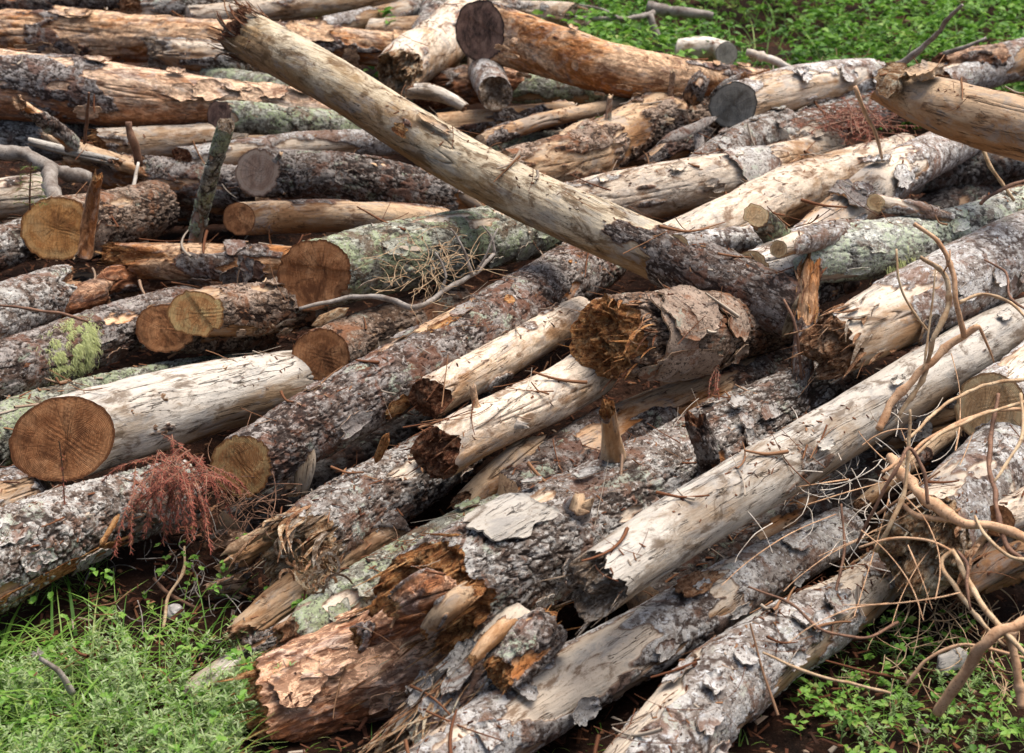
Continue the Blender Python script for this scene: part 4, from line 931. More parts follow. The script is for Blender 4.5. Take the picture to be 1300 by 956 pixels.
piece('splinter_stake', 'orange splinter standing before the orange-ended log', [(106, 324, .45, 9), (112, 275, .6, 9), (122, 226, .78, 5)], 'orange', fib='orange', jag=3.0, tone=1.2, cov=0, cat='splinter')
piece('broken_stick', 'dark stick with a broken tip leaning to the right, far left', [(92, 184, .55, 8), (55, 152, .72, 7.5), (22, 130, .85, 6)], 'dark', cat='stick', jag=1.5, tone=1.2, cov=.6)
piece('hanging_splinter', 'torn orange and brown splinter of bark hanging vertically in the dark gap', [(1024, 338, .66, 15), (1018, 420, .5, 13), (1013, 505, .32, 8)], 'orange', (B, B), cat='splinter', fib='orange', jag=3.4, cov=.55, tone=1.1)
shreds(LOGS['torn orange and brown splinter of bark hanging vertically in the dark gap'], 30, .1, 1, -1.8, 1.8, .07, .004, ('orange', 'tan', 'red'), .3, .3)
piece('wood_slab', 'pale slab of wood wedged behind the tan sawn end log', [(393, 566, .36, 12), (390, 600, .28, 12), (384, 630, .2, 8)], 'bare', (B, B), cat='wood piece', jag=1.2, tone=1.0, oval=.5)
for lab, pts, sty, tn in (
  ('brown rubble of wood between the dark pink-ended log and the raised pole', [(516, 258, .3, 16), (560, 250, .34, 20), (600, 252, .3, 16)], 'rotten', 1.0),
  ('ragged brown root piece below the pole, left of the lichen log top', [(540, 232, .44, 9), (575, 240, .42, 12), (612, 262, .36, 10)], 'tan', .9),
  ('frayed dark wood between the flat grey log and the split log', [(128, 362, .38, 12), (155, 348, .38, 16), (185, 352, .34, 12)], 'rotten', 1.2),
  ('dark brown flat log deep behind the jagged stake', [(700, 600, .26, 22), (810, 540, .26, 26), (920, 496, .24, 22)], 'rotten', .6),
  ('torn orange wood under the cream broken twin logs', [(590, 640, .24, 14), (625, 610, .28, 18), (680, 570, .28, 16)], 'tan', .95),
  ('splintered branch lying across the far left sticks', [(38, 178, .52, 5), (80, 188, .52, 6), (150, 205, .5, 6)], 'bare', .9),
  ('rotten brown chunk under the split tan log, right edge', [(1235, 282, .4, 14), (1265, 262, .42, 18), (1310, 250, .4, 18)], 'rotten', .9),
  ('curved bark hulk in the shade under the knobby log', [(815, 215, .32, 10), (860, 185, .42, 13), (905, 176, .4, 11)], 'dark', 1.0),
  ('short root-like snag over the knobby log', [(905, 128, .6, 7), (922, 112, .68, 8), (945, 98, .74, 5)], 'grey', .9),
  ('small torn snag standing at the end of the orange peeled log', [(880, 130, .6, 9), (888, 112, .68, 9), (896, 96, .72, 5)], 'dark', 1.1),
  ('white splinter bundle at the ragged white log end', [(520, 118, .62, 9), (552, 122, .62, 10), (590, 140, .56, 6)], 'bare', 1.2),
  ('grey bark wood lump between the lichened and jagged logs', [(1000, 385, .48, 12), (1030, 372, .5, 16), (1065, 362, .48, 12)], 'dark', 1.2),
  ('thin bare pole under the weathered pole, right', [(1090, 640, .2, 9), (1150, 590, .24, 10), (1215, 545, .26, 9)], 'tan', .9),
  ('broken slab lying beside the wavy brown stem', [(1225, 752, .24, 14), (1265, 722, .28, 17), (1310, 700, .3, 16)], 'tan', .8),
  ('small rotten chunk among the red duff, lower left', [(262, 700, .1, 8), (290, 690, .12, 11), (322, 688, .1, 9)], 'rotten', 1.0),
  ('second rotten chunk among the red duff, next to the burst log', [(262, 752, .06, 7), (290, 745, .08, 10), (318, 742, .07, 8)], 'rotten', .9),
  ('gnarled bark lump on the soil by the grey fragment', [(300, 838, .05, 10), (326, 822, .07, 13), (352, 806, .08, 9)], 'dark', 1.2)):
    piece('torn_wood', lab, pts, sty, (B, B), 'wood piece', 'red' if sty == 'rotten' else 'tan', 1.3, tn, tilt=.3)

for lab, pts, sty, tn in (
  ('red brown torn chunk in the broken mouth of the huge log', [(500, 770, .42, 12), (530, 752, .46, 18), (572, 740, .44, 16)], 'rotten', 1.5),
  ('tan torn slab leaning out of the huge broken log', [(536, 800, .36, 8), (560, 775, .42, 14), (600, 745, .44, 14)], 'tan', .9),
  ('rust coloured ragged chunk between the foreground rotten log and the huge one', [(452, 812, .30, 10), (490, 792, .34, 18), (540, 782, .34, 15)], 'rotten', 1.6),
  ('grey bark covered chunk right of the torn root end', [(640, 862, .28, 18), (668, 830, .30, 26), (700, 800, .3, 20)], 'dark', 1.3),
  ('small weathered splinter slab at the foot of the huge log', [(600, 838, .34, 7), (622, 815, .36, 12), (650, 792, .36, 9)], 'tan', 1.2)):
    piece('torn_wood', lab, pts, sty, (B, B), 'wood piece', 'orange', 1.2, tn, tilt=.3)
# ------------------------------------------------------------------ ground
def ground():
    x = np.concatenate([np.linspace(-60, -5, 24)[:-1], np.linspace(-5, 5, 260), np.linspace(5, 60, 24)[1:]])
    y = np.concatenate([np.linspace(-6, 2, 12)[:-1], np.linspace(2, 13, 280), np.linspace(13, 90, 40)[1:]])
    Xg, Yg = np.meshgrid(x, y); Z = G(Xg, Yg) + 0.02 * fbm(V3(Xg * 9, Yg * 9, 3.0), 3, 77)
    Z = np.where(Yg > 14, Z + 0.15 * fbm(V3(Xg * .4, Yg * .4, 3.0), 2, 78), Z)
    me = mesh_np('ground', V3(Xg, Yg, Z).reshape(-1, 3), grid_quads(len(y), len(x), False), mat=SOIL)
    tag(link('ground', me), kind='structure')
ground()
def join_np(parts):
    co = []; q = []; t = []; at_ = []; n = 0
    for c, qq, tt, a in parts:
        co.append(c); at_.append(a)
        if qq is not None and len(qq): q.append(np.asarray(qq) + n)
        if tt is not None and len(tt): t.append(np.asarray(tt) + n)
        n += len(c)
    return np.vstack(co), (np.vstack(q) if q else None), (np.vstack(t) if t else None), np.concatenate(at_)
# ------------------------------------------------------------------ foliage, vectorised
def leaves_np(P, N, D, L, Wd, tint, fold=0.25):
    """leaf blades: base P, normal N, direction D, length L, width Wd -> 6 vertices, 2 quads each (folded along the midrib)"""
    D = D / np.linalg.norm(D, axis=1)[:, None]; S_ = np.cross(N, D); S_ /= np.linalg.norm(S_, axis=1)[:, None] + 1e-9; Nn = np.cross(D, S_)
    L = L[:, None]; Wd = Wd[:, None]
    a = P; m1 = P + D * L * .55 + Nn * L * .03; tip = P + D * L - Nn * L * .12
    l1 = P + D * L * .32 + S_ * Wd * .5 + Nn * Wd * fold; l2 = P + D * L * .70 + S_ * Wd * .40 + Nn * Wd * fold * .8
    r1 = P + D * L * .32 - S_ * Wd * .5 + Nn * Wd * fold; r2 = P + D * L * .70 - S_ * Wd * .40 + Nn * Wd * fold * .8
    co = np.stack([a, l1, l2, tip, r2, r1, m1], 1); n = len(P); b = np.arange(n)[:, None] * 7
    q = np.concatenate([b + np.array([[0, 6, 2, 1]]), b + np.array([[0, 5, 4, 6]])]); t = np.concatenate([b + np.array([[6, 3, 2]]), b + np.array([[6, 4, 3]])])
    return co.reshape(-1, 3), q, t, np.repeat(tint, 7)
def blades_np(P, D, L, Wd, tint, droop=0.5, seg=4):
    """grass blades: 2 x (seg+1) vertices"""
    n = len(P); D = D / np.linalg.norm(D, axis=1)[:, None]; h = D.copy(); h[:, 2] = 0; h /= np.linalg.norm(h, axis=1)[:, None] + 1e-6
    S_ = np.cross(D, np.array([0, 0, 1.0])); S_ /= np.linalg.norm(S_, axis=1)[:, None] + 1e-9
    u = np.linspace(0, 1, seg + 1)[None, :, None]
    mid = P[:, None] + D[:, None] * L[:, None, None] * u + h[:, None] * (droop * L)[:, None, None] * u ** 2 * .6 - np.array([0, 0, 1.0]) * (droop * L)[:, None, None] * u ** 2.4 * .55
    w_ = Wd[:, None, None] * (1 - u ** 2) * .5 + .0003
    co = np.stack([mid - S_[:, None] * w_, mid + S_[:, None] * w_], 2).reshape(n, -1, 3)
    k = (seg + 1) * 2; b = np.arange(n)[:, None, None] * k; j = np.arange(seg)[None, :, None] * 2
    q = (b + j + np.array([0, 1, 3, 2])[None, None, :]).reshape(-1, 4)
    return co.reshape(-1, 3), q, None, np.repeat(tint, k)
R_ = np.random.RandomState(3)
def rdir(n, up=0.6, spread=1.0):
    a = R_.uniform(0, 2 * math.pi, n); z = up + R_.uniform(-.4, .4, n)
    d = np.stack([np.cos(a) * spread, np.sin(a) * spread, z], 1); return d / np.linalg.norm(d, axis=1)[:, None]
def undergrowth():
    parts = []
    n = 19000
    # the bank behind the heap, to the right; sparse towards the left
    y = 8.6 + R_.uniform(0, 1, n) ** 1.3 * 16; x = R_.uniform(-0.15, 0.62, n) * y + .2
    dens = fbm(V3(x * 1.2, y * 1.2, 1.0), 3, 9); keep = (dens > -.18) & ((x > 0.03 * y) | (R_.rand(n) < .25)); 
    edge = 8.9 - 0.35 * x; keep &= y > edge
    x, y, dens = x[keep], y[keep], dens[keep]; n = len(x)
    hh = R_.uniform(.02, .55, n) ** 1.2 * (0.7 + .8 * np.clip(dens + .3, 0, 1)); z = G(x, y) + hh
    # every stem top carries a rosette of leaflets
    m = 5; P = np.repeat(np.stack([x, y, z], 1), m, 0) + R_.normal(0, .012, (n * m, 3))
    D = rdir(n * m, .15); N = np.tile([0, 0, 1.0], (n * m, 1)) + R_.normal(0, .35, (n * m, 3))
    tint = np.clip(np.repeat(np.clip(.35 + dens * .5, 0, 1), m) + R_.normal(0, .16, n * m), 0, .95)
    parts.append(leaves_np(P, N, D, R_.uniform(.035, .085, n * m), R_.uniform(.022, .050, n * m), tint))
    g = 2600; y = 8.9 + R_.uniform(0, 1, g) ** 1.3 * 12; x = R_.uniform(0.03, .6, g) * y; P = np.stack([x, y, G(x, y)], 1)
    parts.append(blades_np(P, rdir(g, 1.6), R_.uniform(.2, .5, g), R_.uniform(.004, .010, g), np.clip(R_.normal(.45, .2, g), 0, .9)))
    s_ = np.arange(0, n, 3); P = np.stack([np.repeat(0, 0)] * 3, 1) if 0 else None
    co, q, t, a = join_np(parts)
    tag(link('undergrowth', mesh_np('undergrowth', co, q, t, mat=LEAF, attrs={'tint': a})), 'dense green leafy undergrowth on the bank behind the heap', 'undergrowth', kind='stuff')
undergrowth()
def front_green():
    # pale feathery weed and grass in the lower left corner; a thinner patch lower right
    def region(n, cx, cy, sx, sy):
        a = R_.uniform(0, 2 * math.pi, n); r = np.sqrt(R_.rand(n)) * (1 + .25 * np.sin(a * 3 + cx)); return cx + sx * r * np.cos(a), cy + sy * r * np.sin(a)
    L0 = at(110, 860, 0.05); L1 = at(1150, 850, .05)
    parts = []
    def weed(n, c, sx, sy, hmax, tint0):
        x, y = region(n, c[0], c[1], sx, sy); z0 = G(x, y); H = hmax * R_.uniform(.4, 1, n) * (0.75 + .5 * vn(V3(x * 6, y * 6, 0), 4))
        kp = fbm(V3(x * 5, y * 5, 2.0), 2, 12) > -.22; x, y, z0, H = x[kp], y[kp], z0[kp], H[kp]; n = len(x)
        lean = R_.normal(0, .25, (n, 2)); k = 22
        u = R_.rand(n * k) ** .7; i = np.repeat(np.arange(n), k)
        P = np.stack([x[i] + lean[i, 0] * H[i] * u, y[i] + lean[i, 1] * H[i] * u, z0[i] + H[i] * u], 1)
        D = rdir(n * k, .5); N = np.tile([0, 0, 1.0], (n * k, 1)) + R_.normal(0, .4, (n * k, 3))
        parts.append(leaves_np(P, N, D, R_.uniform(.010, .026, n * k), R_.uniform(.003, .006, n * k), np.clip(tint0 + R_.normal(0, .22, n * k), 0, 1), .1))
        st = blades_np(np.stack([x, y, z0], 1), np.stack([lean[:, 0], lean[:, 1], np.ones(n)], 1), H, np.full(n, .003), np.full(n, .2), 0., 3)
        parts.append(st)
    weed(900, L0 + np.array([.03, -.22, 0]), .6, .36, .22, .5)
    weed(140, L1 + np.array([.1, -.15, 0]), .45, .35, .10, .3)
    co, q, t, a = join_np(parts)
    tag(link('pale_weeds', mesh_np('pale_weeds', co, q, t, mat=WEED, attrs={'tint': a})), 'feathery pale green weeds on the ground in the lower left corner', 'weeds', kind='stuff')
    parts.clear()
    def grass(n, c, sx, sy, l0, l1, w_):
        x, y = region(n, c[0], c[1], sx, sy)
        parts.append(blades_np(np.stack([x, y, G(x, y) - .01], 1), rdir(n, 1.5), R_.uniform(l0, l1, n), R_.uniform(.5, 1, n) * w_, np.clip(R_.normal(.42, .2, n), 0, 1), .6, 5))
    grass(1300, L0 + np.array([-.12, -.2, 0]), .7, .40, .10, .28, .005); grass(150, L0 + np.array([-.25, -.02, 0]), .45, .25, .16, .34, .014)
    grass(500, L1 + np.array([.15, -.2, 0]), .5, .4, .04, .15, .004); grass(200, at(30, 745, .02), .35, .12, .05, .16, .005)
    grass(160, at(600, 930, .02), .9, .25, .03, .1, .004)
    co, q, t, a = join_np(parts)
    tag(link('grass', mesh_np('grass', co, q, t, mat=GRASS, attrs={'tint': a})), 'bright green grass blades at the foot of the heap', 'grass', kind='stuff')
    parts.clear()
    def clover(n, c, sx, sy, h0, h1, s0, s1, t0):
        x, y = region(n, c[0], c[1], sx, sy); m = 4; z = G(x, y) + R_.uniform(h0, h1, n)
        P = np.repeat(np.stack([x, y, z], 1), m, 0); D = rdir(n * m, .1); N = np.tile([0, 0, 1.0], (n * m, 1)) + R_.normal(0, .25, (n * m, 3))
        parts.append(leaves_np(P, N, D, R_.uniform(s0, s1, n * m), R_.uniform(s0 * .7, s1 * .7, n * m), np.clip(t0 + R_.normal(0, .18, n * m), 0, .9)))
        parts.append(blades_np(np.stack([x, y, G(x, y) - .01], 1), np.stack([x * 0, y * 0, x * 0 + 1], 1), z - G(x, y) + .01, np.full(n, .003), np.full(n, .4), 0, 2))
    clover(260, L1 + np.array([.0, -.1, 0]), .48, .38, .02, .13, .014, .028, .6)
    clover(170, L0 + np.array([0, .0, 0]), .75, .45, .03, .18, .012, .032, .55)
    clover(60, at(330, 760, .02), .28, .2, .03, .2, .01, .02, .55); clover(26, at(40, 512, .4) + np.array([0, 0, 0]), .12, .05, .02, .05, .01, .02, .6)
    co, q, t, a = join_np(parts)
    tag(link('small_leafy_plants', mesh_np('small_leafy_plants', co, q, t, mat=LEAF, attrs={'tint': a})), 'small bright green leafy plants between the foreground logs', 'plants', kind='stuff')
front_green()

# ------------------------------------------------------------------ loose litter: on the floor and lying on the logs
def litter():
    bpy.context.view_layer.update(); dg = bpy.context.evaluated_depsgraph_get()
    parts = []
    def chips(P, N, L, Wd, tint):
        n = len(P); a = rdir(n, 0.0); D = a - N * np.sum(a * N, 1)[:, None] + N * R_.uniform(-.2, .35, (n, 1)); D /= np.linalg.norm(D, axis=1)[:, None]
        S_ = np.cross(N, D); S_ /= np.linalg.norm(S_, axis=1)[:, None] + 1e-9; T = Wd * .22
        c = []
        for (u, v, w_) in ((0, -.5, 0), (.1, .5, 0), (.9, .35, .1), (1, -.3, .2), (0.05, -.4, 1), (.15, .4, 1), (.8, .3, 1), (.9, -.25, 1.1)):
            c.append(P + D * (L * (u - .5))[:, None] + S_ * (Wd * v)[:, None] + N * (T * w_)[:, None])
        co = np.stack(c, 1); b = np.arange(n)[:, None, None] * 8
        q = b + np.array([[4, 5, 6, 7], [0, 1, 5, 4], [1, 2, 6, 5], [2, 3, 7, 6], [3, 0, 4, 7]])[None]
        parts.append((co.reshape(-1, 3), q.reshape(-1, 4), None, np.repeat(tint, 8)))
    n = 16000; y = R_.uniform(2.4, 9, n) ** 1.0; x = R_.uniform(-.40, .40, n) * y
    N = np.tile([0, 0, 1.0], (n, 1)) + R_.normal(0, .25, (n, 3)); N /= np.linalg.norm(N, axis=1)[:, None]
    chips(np.stack([x, y, G(x, y) + R_.uniform(0, .05, n)], 1), N, R_.uniform(.012, .06, n), R_.uniform(.003, .016, n), R_.beta(1.3, 2.2, n))
    # dropped on the heap from above
    hits = []; nn = []
    for k in range(13000):
        yy = R_.uniform(2.6, 9.5); xx = R_.uniform(-.40, .40) * yy
        ok, p, nrm, _, ob, _ = SC.ray_cast(dg, Vector((xx, yy, 3.2)), Vector((0, 0, -1)))
        if ok and nrm.z > .45 and p.z > float(G0(yy)) + .1: hits.append(p[:]); nn.append(nrm[:])
    P = np.array(hits); N = np.array(nn); n = len(P)
    keep = fbm(V3(P[:, 0] * 2, P[:, 1] * 2, P[:, 2]), 2, 4) > -.05; P, N = P[keep], N[keep]; n = len(P)
    chips(P + N * .001, N, R_.uniform(.006, .028, n), R_.uniform(.002, .008, n), R_.beta(1.6, 1.6, n))
    # small fallen twigs
    tp = []
    for k in range(900):
        i = R_.randint(len(P)); p = P[i]; nv = N[i]; a = rdir(1, 0)[0]; dv = a - nv * np.dot(a, nv); dv /= np.linalg.norm(dv); L_ = R_.uniform(.04, .24)
        x = np.linspace(-.5, .5, 8)[:, None]; sd_ = np.cross(nv, dv); C_ = p + dv * L_ * x + sd_ * (L_ * R_.normal(0, .25)) * x ** 2 + nv * (.006 + .03 * np.abs(x) * R_.uniform(0, 1))
        cc, qq = tube_np(C_, np.linspace(1, .5, 8) * (.0009 + .0065 * R_.rand() ** 4), 4); tp.append((cc, qq, None, np.full(len(cc), R_.rand())))
    co, q, t, a = join_np(tp)
    tag(link('fallen_twigs', mesh_np('fallen_twigs', co, q, t, mat=CHIP, attrs={'tint': np.clip(a * .6 + .4, 0, 1)})), 'small dry twigs fallen all over the logs', 'twigs', kind='stuff')
    # larger broken pieces fallen into the gaps
    hits = []; nn = []
    for k in range(7000):
        yy = R_.uniform(3.6, 9.0); xx = R_.uniform(-.40, .40) * yy
        ok, p, nrm, _, ob, _ = SC.ray_cast(dg, Vector((xx, yy, 3.2)), Vector((0, 0, -1)))
        if ok and p.z < float(G0(yy)) + .34 and nrm.z > .3 and (p.z > float(G0(yy)) + .07 or R_.rand() < .3): hits.append(p[:]); nn.append((nrm[0] * .4, nrm[1] * .4, 1.0))
    P = np.array(hits)[:900]; N = np.array(nn)[:900]; N /= np.linalg.norm(N, axis=1)[:, None]; n = len(P)
    chips(P + N * .004, N, R_.uniform(.02, .08, n), R_.uniform(.002, .010, n) , R_.beta(1.5, 1.8, n))
    co, q, t, a = join_np(parts)
    tag(link('wood_litter', mesh_np('wood_litter', co, q, t, mat=CHIP, attrs={'tint': a}, smooth=False)), 'bark chips, splinters and rotted wood crumbs on and under the logs', 'litter', kind='stuff')
litter()

# ------------------------------------------------------------------ sticks and stems
st = stem
st('bent_branch', 'bleached bent branch over the orange-ended log, left edge', [(-30, 190, .7, 9), (25, 195, .66, 9), (60, 212, .6, 9), (112, 226, .5, 8)], 'grey', 'branch', forks=[[(62, 212, .6, 10), (66, 235, .57, 10), (75, 262, .52, 12)]])
st('small_stick', 'dark upright twig at the start of the cracked cream log', [(163, 155, .75, 4), (168, 180, .66, 5), (176, 208, .55, 6)], 'brown', 'stick')
st('small_stick', 'white sliver hanging over the dark barked log, left', [(176, 206, .58, 2), (172, 228, .52, 2.6), (167, 254, .45, 2.4)], 'white', 'stick')
st('small_stick', 'reddish thin twig rising beside the peeled log, far left', [(113, 118, .95, 1.6), (110, 150, .8, 2.2), (107, 182, .66, 2.4)], 'brown', 'stick')
st('dead_branch', 'long curved grey branch lying across the scaly log', [(380, 392, .66, 2.2), (430, 382, .66, 3), (470, 377, .66, 3.4), (530, 388, .64, 3.8), (560, 372, .62, 3.4), (600, 348, .64, 3), (628, 322, .68, 2.2)], 'grey', 'branch', wig=.8,
   forks=[[(598, 350, .64, 3), (590, 322, .72, 2), (572, 290, .8, 1.2)], [(628, 322, .68, 2), (624, 300, .74, 1.4), (612, 286, .78, 1)], [(560, 372, .62, 2.6), (566, 350, .68, 1.8), (552, 320, .75, 1)], [(604, 346, .66, 2), (620, 316, .74, 1.5), (632, 290, .8, 1)]])
st('dead_branch', 'bare grey branch arching over the green bank, top right', [(1125, 92, .75, 5), (1160, 70, .85, 4.2), (1190, 38, 1.0, 3.2), (1222, 6, 1.15, 2)], 'grey', 'branch', wig=.8)
st('dead_branch', 'thin pale branch pointing right over the green bank', [(1198, 68, .75, 3), (1225, 60, .8, 2.5), (1252, 48, .85, 1.5)], 'grey', 'branch')
st('dead_branch', 'short pale stick lying on the undergrowth behind the orange log', [(948, 66, .66, 5), (985, 79, .62, 5), (1018, 92, .56, 4)], 'white', 'branch')
st('dead_branch', 'forked grey branch lying behind the orange log, top', [(730, 22, .6, 2.5), (790, 25, .6, 3.2), (830, 16, .6, 4)], 'grey', 'branch', forks=[[(790, 25, .6, 2.4), (765, 12, .62, 1.6), (735, 6, .62, 1)], [(825, 18, .6, 4.5), (832, 40, .5, 5), (836, 60, .4, 5)]])
st('grey_stick', 'grey stump of branch lying across the bank at the top', [(822, 8, .6, 8), (860, 14, .58, 7), (905, 20, .55, 5)], 'grey', 'branch')
st('thick_tan_branch', 'thick smooth tan branch bending to the right edge', [(1130, 580, .52, 5), (1160, 612, .54, 6.6), (1205, 655, .54, 6.8), (1222, 664, .54, 6.6), (1265, 668, .54, 6.4), (1330, 700, .5, 6)], 'tan', 'branch', wig=.5,
   forks=[[(1210, 660, .54, 4), (1170, 655, .5, 4), (1145, 640, .45, 3)]])
st('thick_tan_branch', 'forked tan branch standing against the weathered pole', [(1116, 545, .5, 5), (1138, 503, .58, 5), (1172, 467, .66, 4.8), (1222, 428, .74, 4.8), (1242, 414, .78, 4)], 'tan', 'branch', wig=.5,
   forks=[[(1225, 428, .75, 4), (1213, 385, .86, 3.6), (1210, 345, .94, 3.4), (1190, 305, 1.02, 3), (1160, 284, 1.06, 2.2)],
          [(1242, 414, .78, 2.4), (1252, 438, .72, 1.6), (1262, 460, .66, 1)], [(1198, 345, .93, 1.4), (1205, 330, .98, 1.2), (1206, 318, 1.0, .8)]])
st('slender_branch', 'slender pale branch curving up beside the forked tan branch', [(1141, 528, .52, 3), (1177, 466, .66, 3), (1184, 430, .76, 3.4), (1203, 385, .85, 3.6), (1199, 348, .92, 3.2), (1168, 326, .96, 2.4)], 'straw', 'branch', wig=.5,
   forks=[[(1172, 470, .66, 1.4), (1182, 400, .8, 1.3), (1188, 340, .92, .9)]])
st('thick_tan_branch', 'smooth tan branch rising from the lower right corner', [(1190, 905, .2, 8), (1228, 850, .35, 8), (1262, 812, .45, 7.5), (1330, 775, .5, 7)], 'tan', 'branch', wig=.5,
   forks=[[(1282, 800, .47, 7), (1290, 840, .4, 6), (1296, 900, .3, 6)]])
st('pale_stem', 'hooked pale double stem in the lower right', [(1210, 700, .52, 3), (1230, 738, .5, 3.6), (1262, 786, .48, 3.6), (1310, 840, .44, 3.4)], 'straw', 'twig', forks=[[(1212, 698, .52, 3), (1198, 708, .5, 3), (1216, 748, .46, 3), (1248, 792, .44, 3), (1276, 820, .42, 2)]])
thin = [
 ('long thin stem crossing in front of the yellow sawn end, upper one', [(1150, 560, .6, 2), (1210, 508, .62, 2.2), (1270, 485, .62, 2.4), (1320, 480, .6, 2.4)]),
 ('long thin stem crossing in front of the yellow sawn end, lower one', [(1120, 600, .6, 2), (1200, 545, .62, 2.2), (1260, 522, .62, 2.4), (1320, 520, .6, 2.4)]),
 ('upright thin stem rising from the stem tangle', [(1155, 520, .76, 1.6), (1154, 570, .66, 2.6), (1148, 625, .56, 3), (1128, 670, .48, 3), (1112, 700, .4, 3)]),
 ('arched thin stem over the rotted log end', [(1088, 690, .46, 1.6), (1112, 640, .58, 2.2), (1140, 590, .68, 2.5), (1156, 570, .7, 2.5), (1172, 595, .66, 2.4), (1178, 640, .58, 2)]),
 ('thin stem running diagonally to the yellow sawn end', [(1150, 590, .6, 2), (1190, 555, .64, 2.2), (1245, 528, .66, 2.2), (1320, 505, .64, 2.4)]),
 ('wavy brown stem down the right edge', [(1268, 500, .66, 2.5), (1260, 545, .6, 3), (1257, 600, .56, 3.4), (1268, 650, .54, 3.6), (1285, 700, .5, 3.6), (1310, 720, .48, 3.6)]),
 ('second wavy stem close to the right edge', [(1296, 500, .68, 2.2), (1296, 560, .62, 2.4), (1275, 592, .58, 2.2), (1262, 612, .56, 2)]),
 ('thin orange stem lying over the two whitish logs', [(950, 745, .42, 1.4), (1000, 765, .4, 1.8), (1050, 802, .4, 2), (1090, 810, .38, 2), (1140, 790, .36, 2)]),
 ('pale stem lying near the bottom edge, over the whitish log', [(968, 828, .4, 1.6), (1010, 848, .38, 2), (1080, 868, .34, 2), (1130, 880, .3, 2)]),
 ('thin stem looping over the rotted end, lower right', [(1090, 695, .46, 1.4), (1140, 682, .5, 1.8), (1190, 690, .5, 1.8), (1210, 700, .5, 1.5)]),
 ('thin stem curling above the jagged log, right', [(1218, 384, .85, 2), (1250, 372, .86, 2), (1275, 380, .86, 2), (1310, 412, .84, 2)]),
 ('curved thin twig by the upper bark of the jagged log', [(1250, 330, .9, 1.4), (1275, 345, .9, 1.5), (1290, 385, .88, 1.5), (1315, 400, .86, 1.4)]),
 ('thin upright stem in front of the lichened log', [(1138, 316, .95, 1.4), (1140, 350, .88, 1.8), (1152, 385, .8, 1.8), (1178, 420, .72, 1.4)]),
 ('drooping thin stem at the top of the red needle patch', [(1085, 110, 1.0, 2.6), (1098, 140, .9, 2.4), (1112, 175, .78, 2.2), (1120, 202, .7, 1.6)]),
 ('slender leaning stem below the split tan log', [(1242, 178, .9, 2.4), (1262, 215, .82, 2.4), (1288, 255, .72, 2)]),
 ('pale curved stem below the split tan log, right edge', [(1245, 258, .78, 2), (1270, 240, .8, 2.4), (1310, 228, .8, 2.4)]),
 ('white forked twig among the soil, lower left', [(234, 694, .14, 1.6), (232, 728, .12, 2), (214, 755, .1, 2.2), (207, 798, .05, 2)]),
 ('short brown twig by the small stone, lower left', [(195, 735, .08, 2.4), (225, 758, .08, 2.6), (250, 772, .06, 2)]),
 ('dark thin twig over the flat barked log, left edge', [(-10, 387, .62, 1.8), (40, 392, .62, 2), (80, 398, .6, 2), (112, 409, .56, 1.6)]),
 ('reddish thin stem hanging by the vertical orange splinter', [(995, 380, .66, 1.5), (1008, 410, .6, 2), (1014, 440, .52, 2), (1018, 482, .4, 1.6)]),
 ('thin dark twig lower right in front of the whitish log', [(1068, 640, .36, 1.4), (1072, 700, .3, 1.8), (1060, 760, .24, 1.8), (1056, 810, .2, 1.4)]),
 ('orange thin stem in the bottom right corner', [(1150, 870, .22, 2), (1180, 835, .3, 2.4), (1220, 818, .34, 2.4), (1300, 835, .36, 2)]),
 ('curled stem at the right edge below the cream log end', [(1238, 655, .56, 2), (1262, 690, .54, 2.4), (1280, 706, .52, 2.8), (1312, 712, .5, 2.6)]),
 ('drooping stem right of the tan double stem', [(1215, 700, .54, 2), (1228, 715, .53, 2.4), (1228, 745, .5, 2.4), (1232, 775, .46, 1.6)]),
]
for i, (lab, pts) in enumerate(thin):
    st('thin_stem', lab, pts, ('straw', 'tan', 'straw', 'brown')[i % 4] if 'brown' not in lab and 'dark' not in lab else 'brown', 'twig', 'thin stems tangled over the heap', wig=.7, k=6)
# dried blossom stem
o = st('dry_stem', 'dried grey stem with a fluffy seed head in the lower left corner', [(50, 835, .22, 3), (72, 850, .18, 4), (92, 880, .1, 4.5)], 'grey', 'plant')
P = at(47, 830, .235); n = 70; D = rdir(n, .2)
co, q, t, a = leaves_np(np.zeros((n, 3)), rdir(n, 0), D, R_.uniform(.008, .02, n), np.full(n, .004), np.full(n, 1.0), .1)
c = link('seed_head', mesh_np('seed_head', co, q, t, mat=leaf_material('seed_fluff', [(.45, .38, .33), (.62, .55, .48)], .3), attrs={'tint': a}), o, Vector(P) - o.location)

def tangle(name, label, n, cx, cy, sx, sy, h0, h1, rpx, lpx, mat, curl=.5, cat='twigs'):
    """many fine dry stems, too many to count"""
    parts = []
    for i in range(n):
        x = cx + R_.normal(0, sx); y = cy + R_.normal(0, sy); a = R_.uniform(0, 2 * math.pi); h = R_.uniform(h0, h1); pts = []
        m = 5; L_ = lpx * R_.uniform(.5, 1.3); c_ = R_.normal(0, curl)
        for j in range(m):
            p = at(x, y, h); pts.append([*p, rad(p, rpx * R_.uniform(.7, 1.2)) * (1 - .1 * j)]); x += math.cos(a) * L_ / m; y += math.sin(a) * L_ / m; a += c_; h += R_.uniform(-.03, .03)
        C_ = curve(pts, 12); cc, qq = tube_np(C_[:, :3], C_[:, 3], 4); parts.append((cc, qq, None, np.full(len(cc), R_.rand())))
    co, q, t, a = join_np(parts)
    tag(link(name, mesh_np(name, co, q, t, mat=TM[mat])), label, cat, kind='stuff')
tangle('grey_twig_tangle', 'fine dry grey twigs tangled in the hollow under the weathered pole', 80, 1070, 610, 60, 45, .15, .5, .8, 90, 'white')
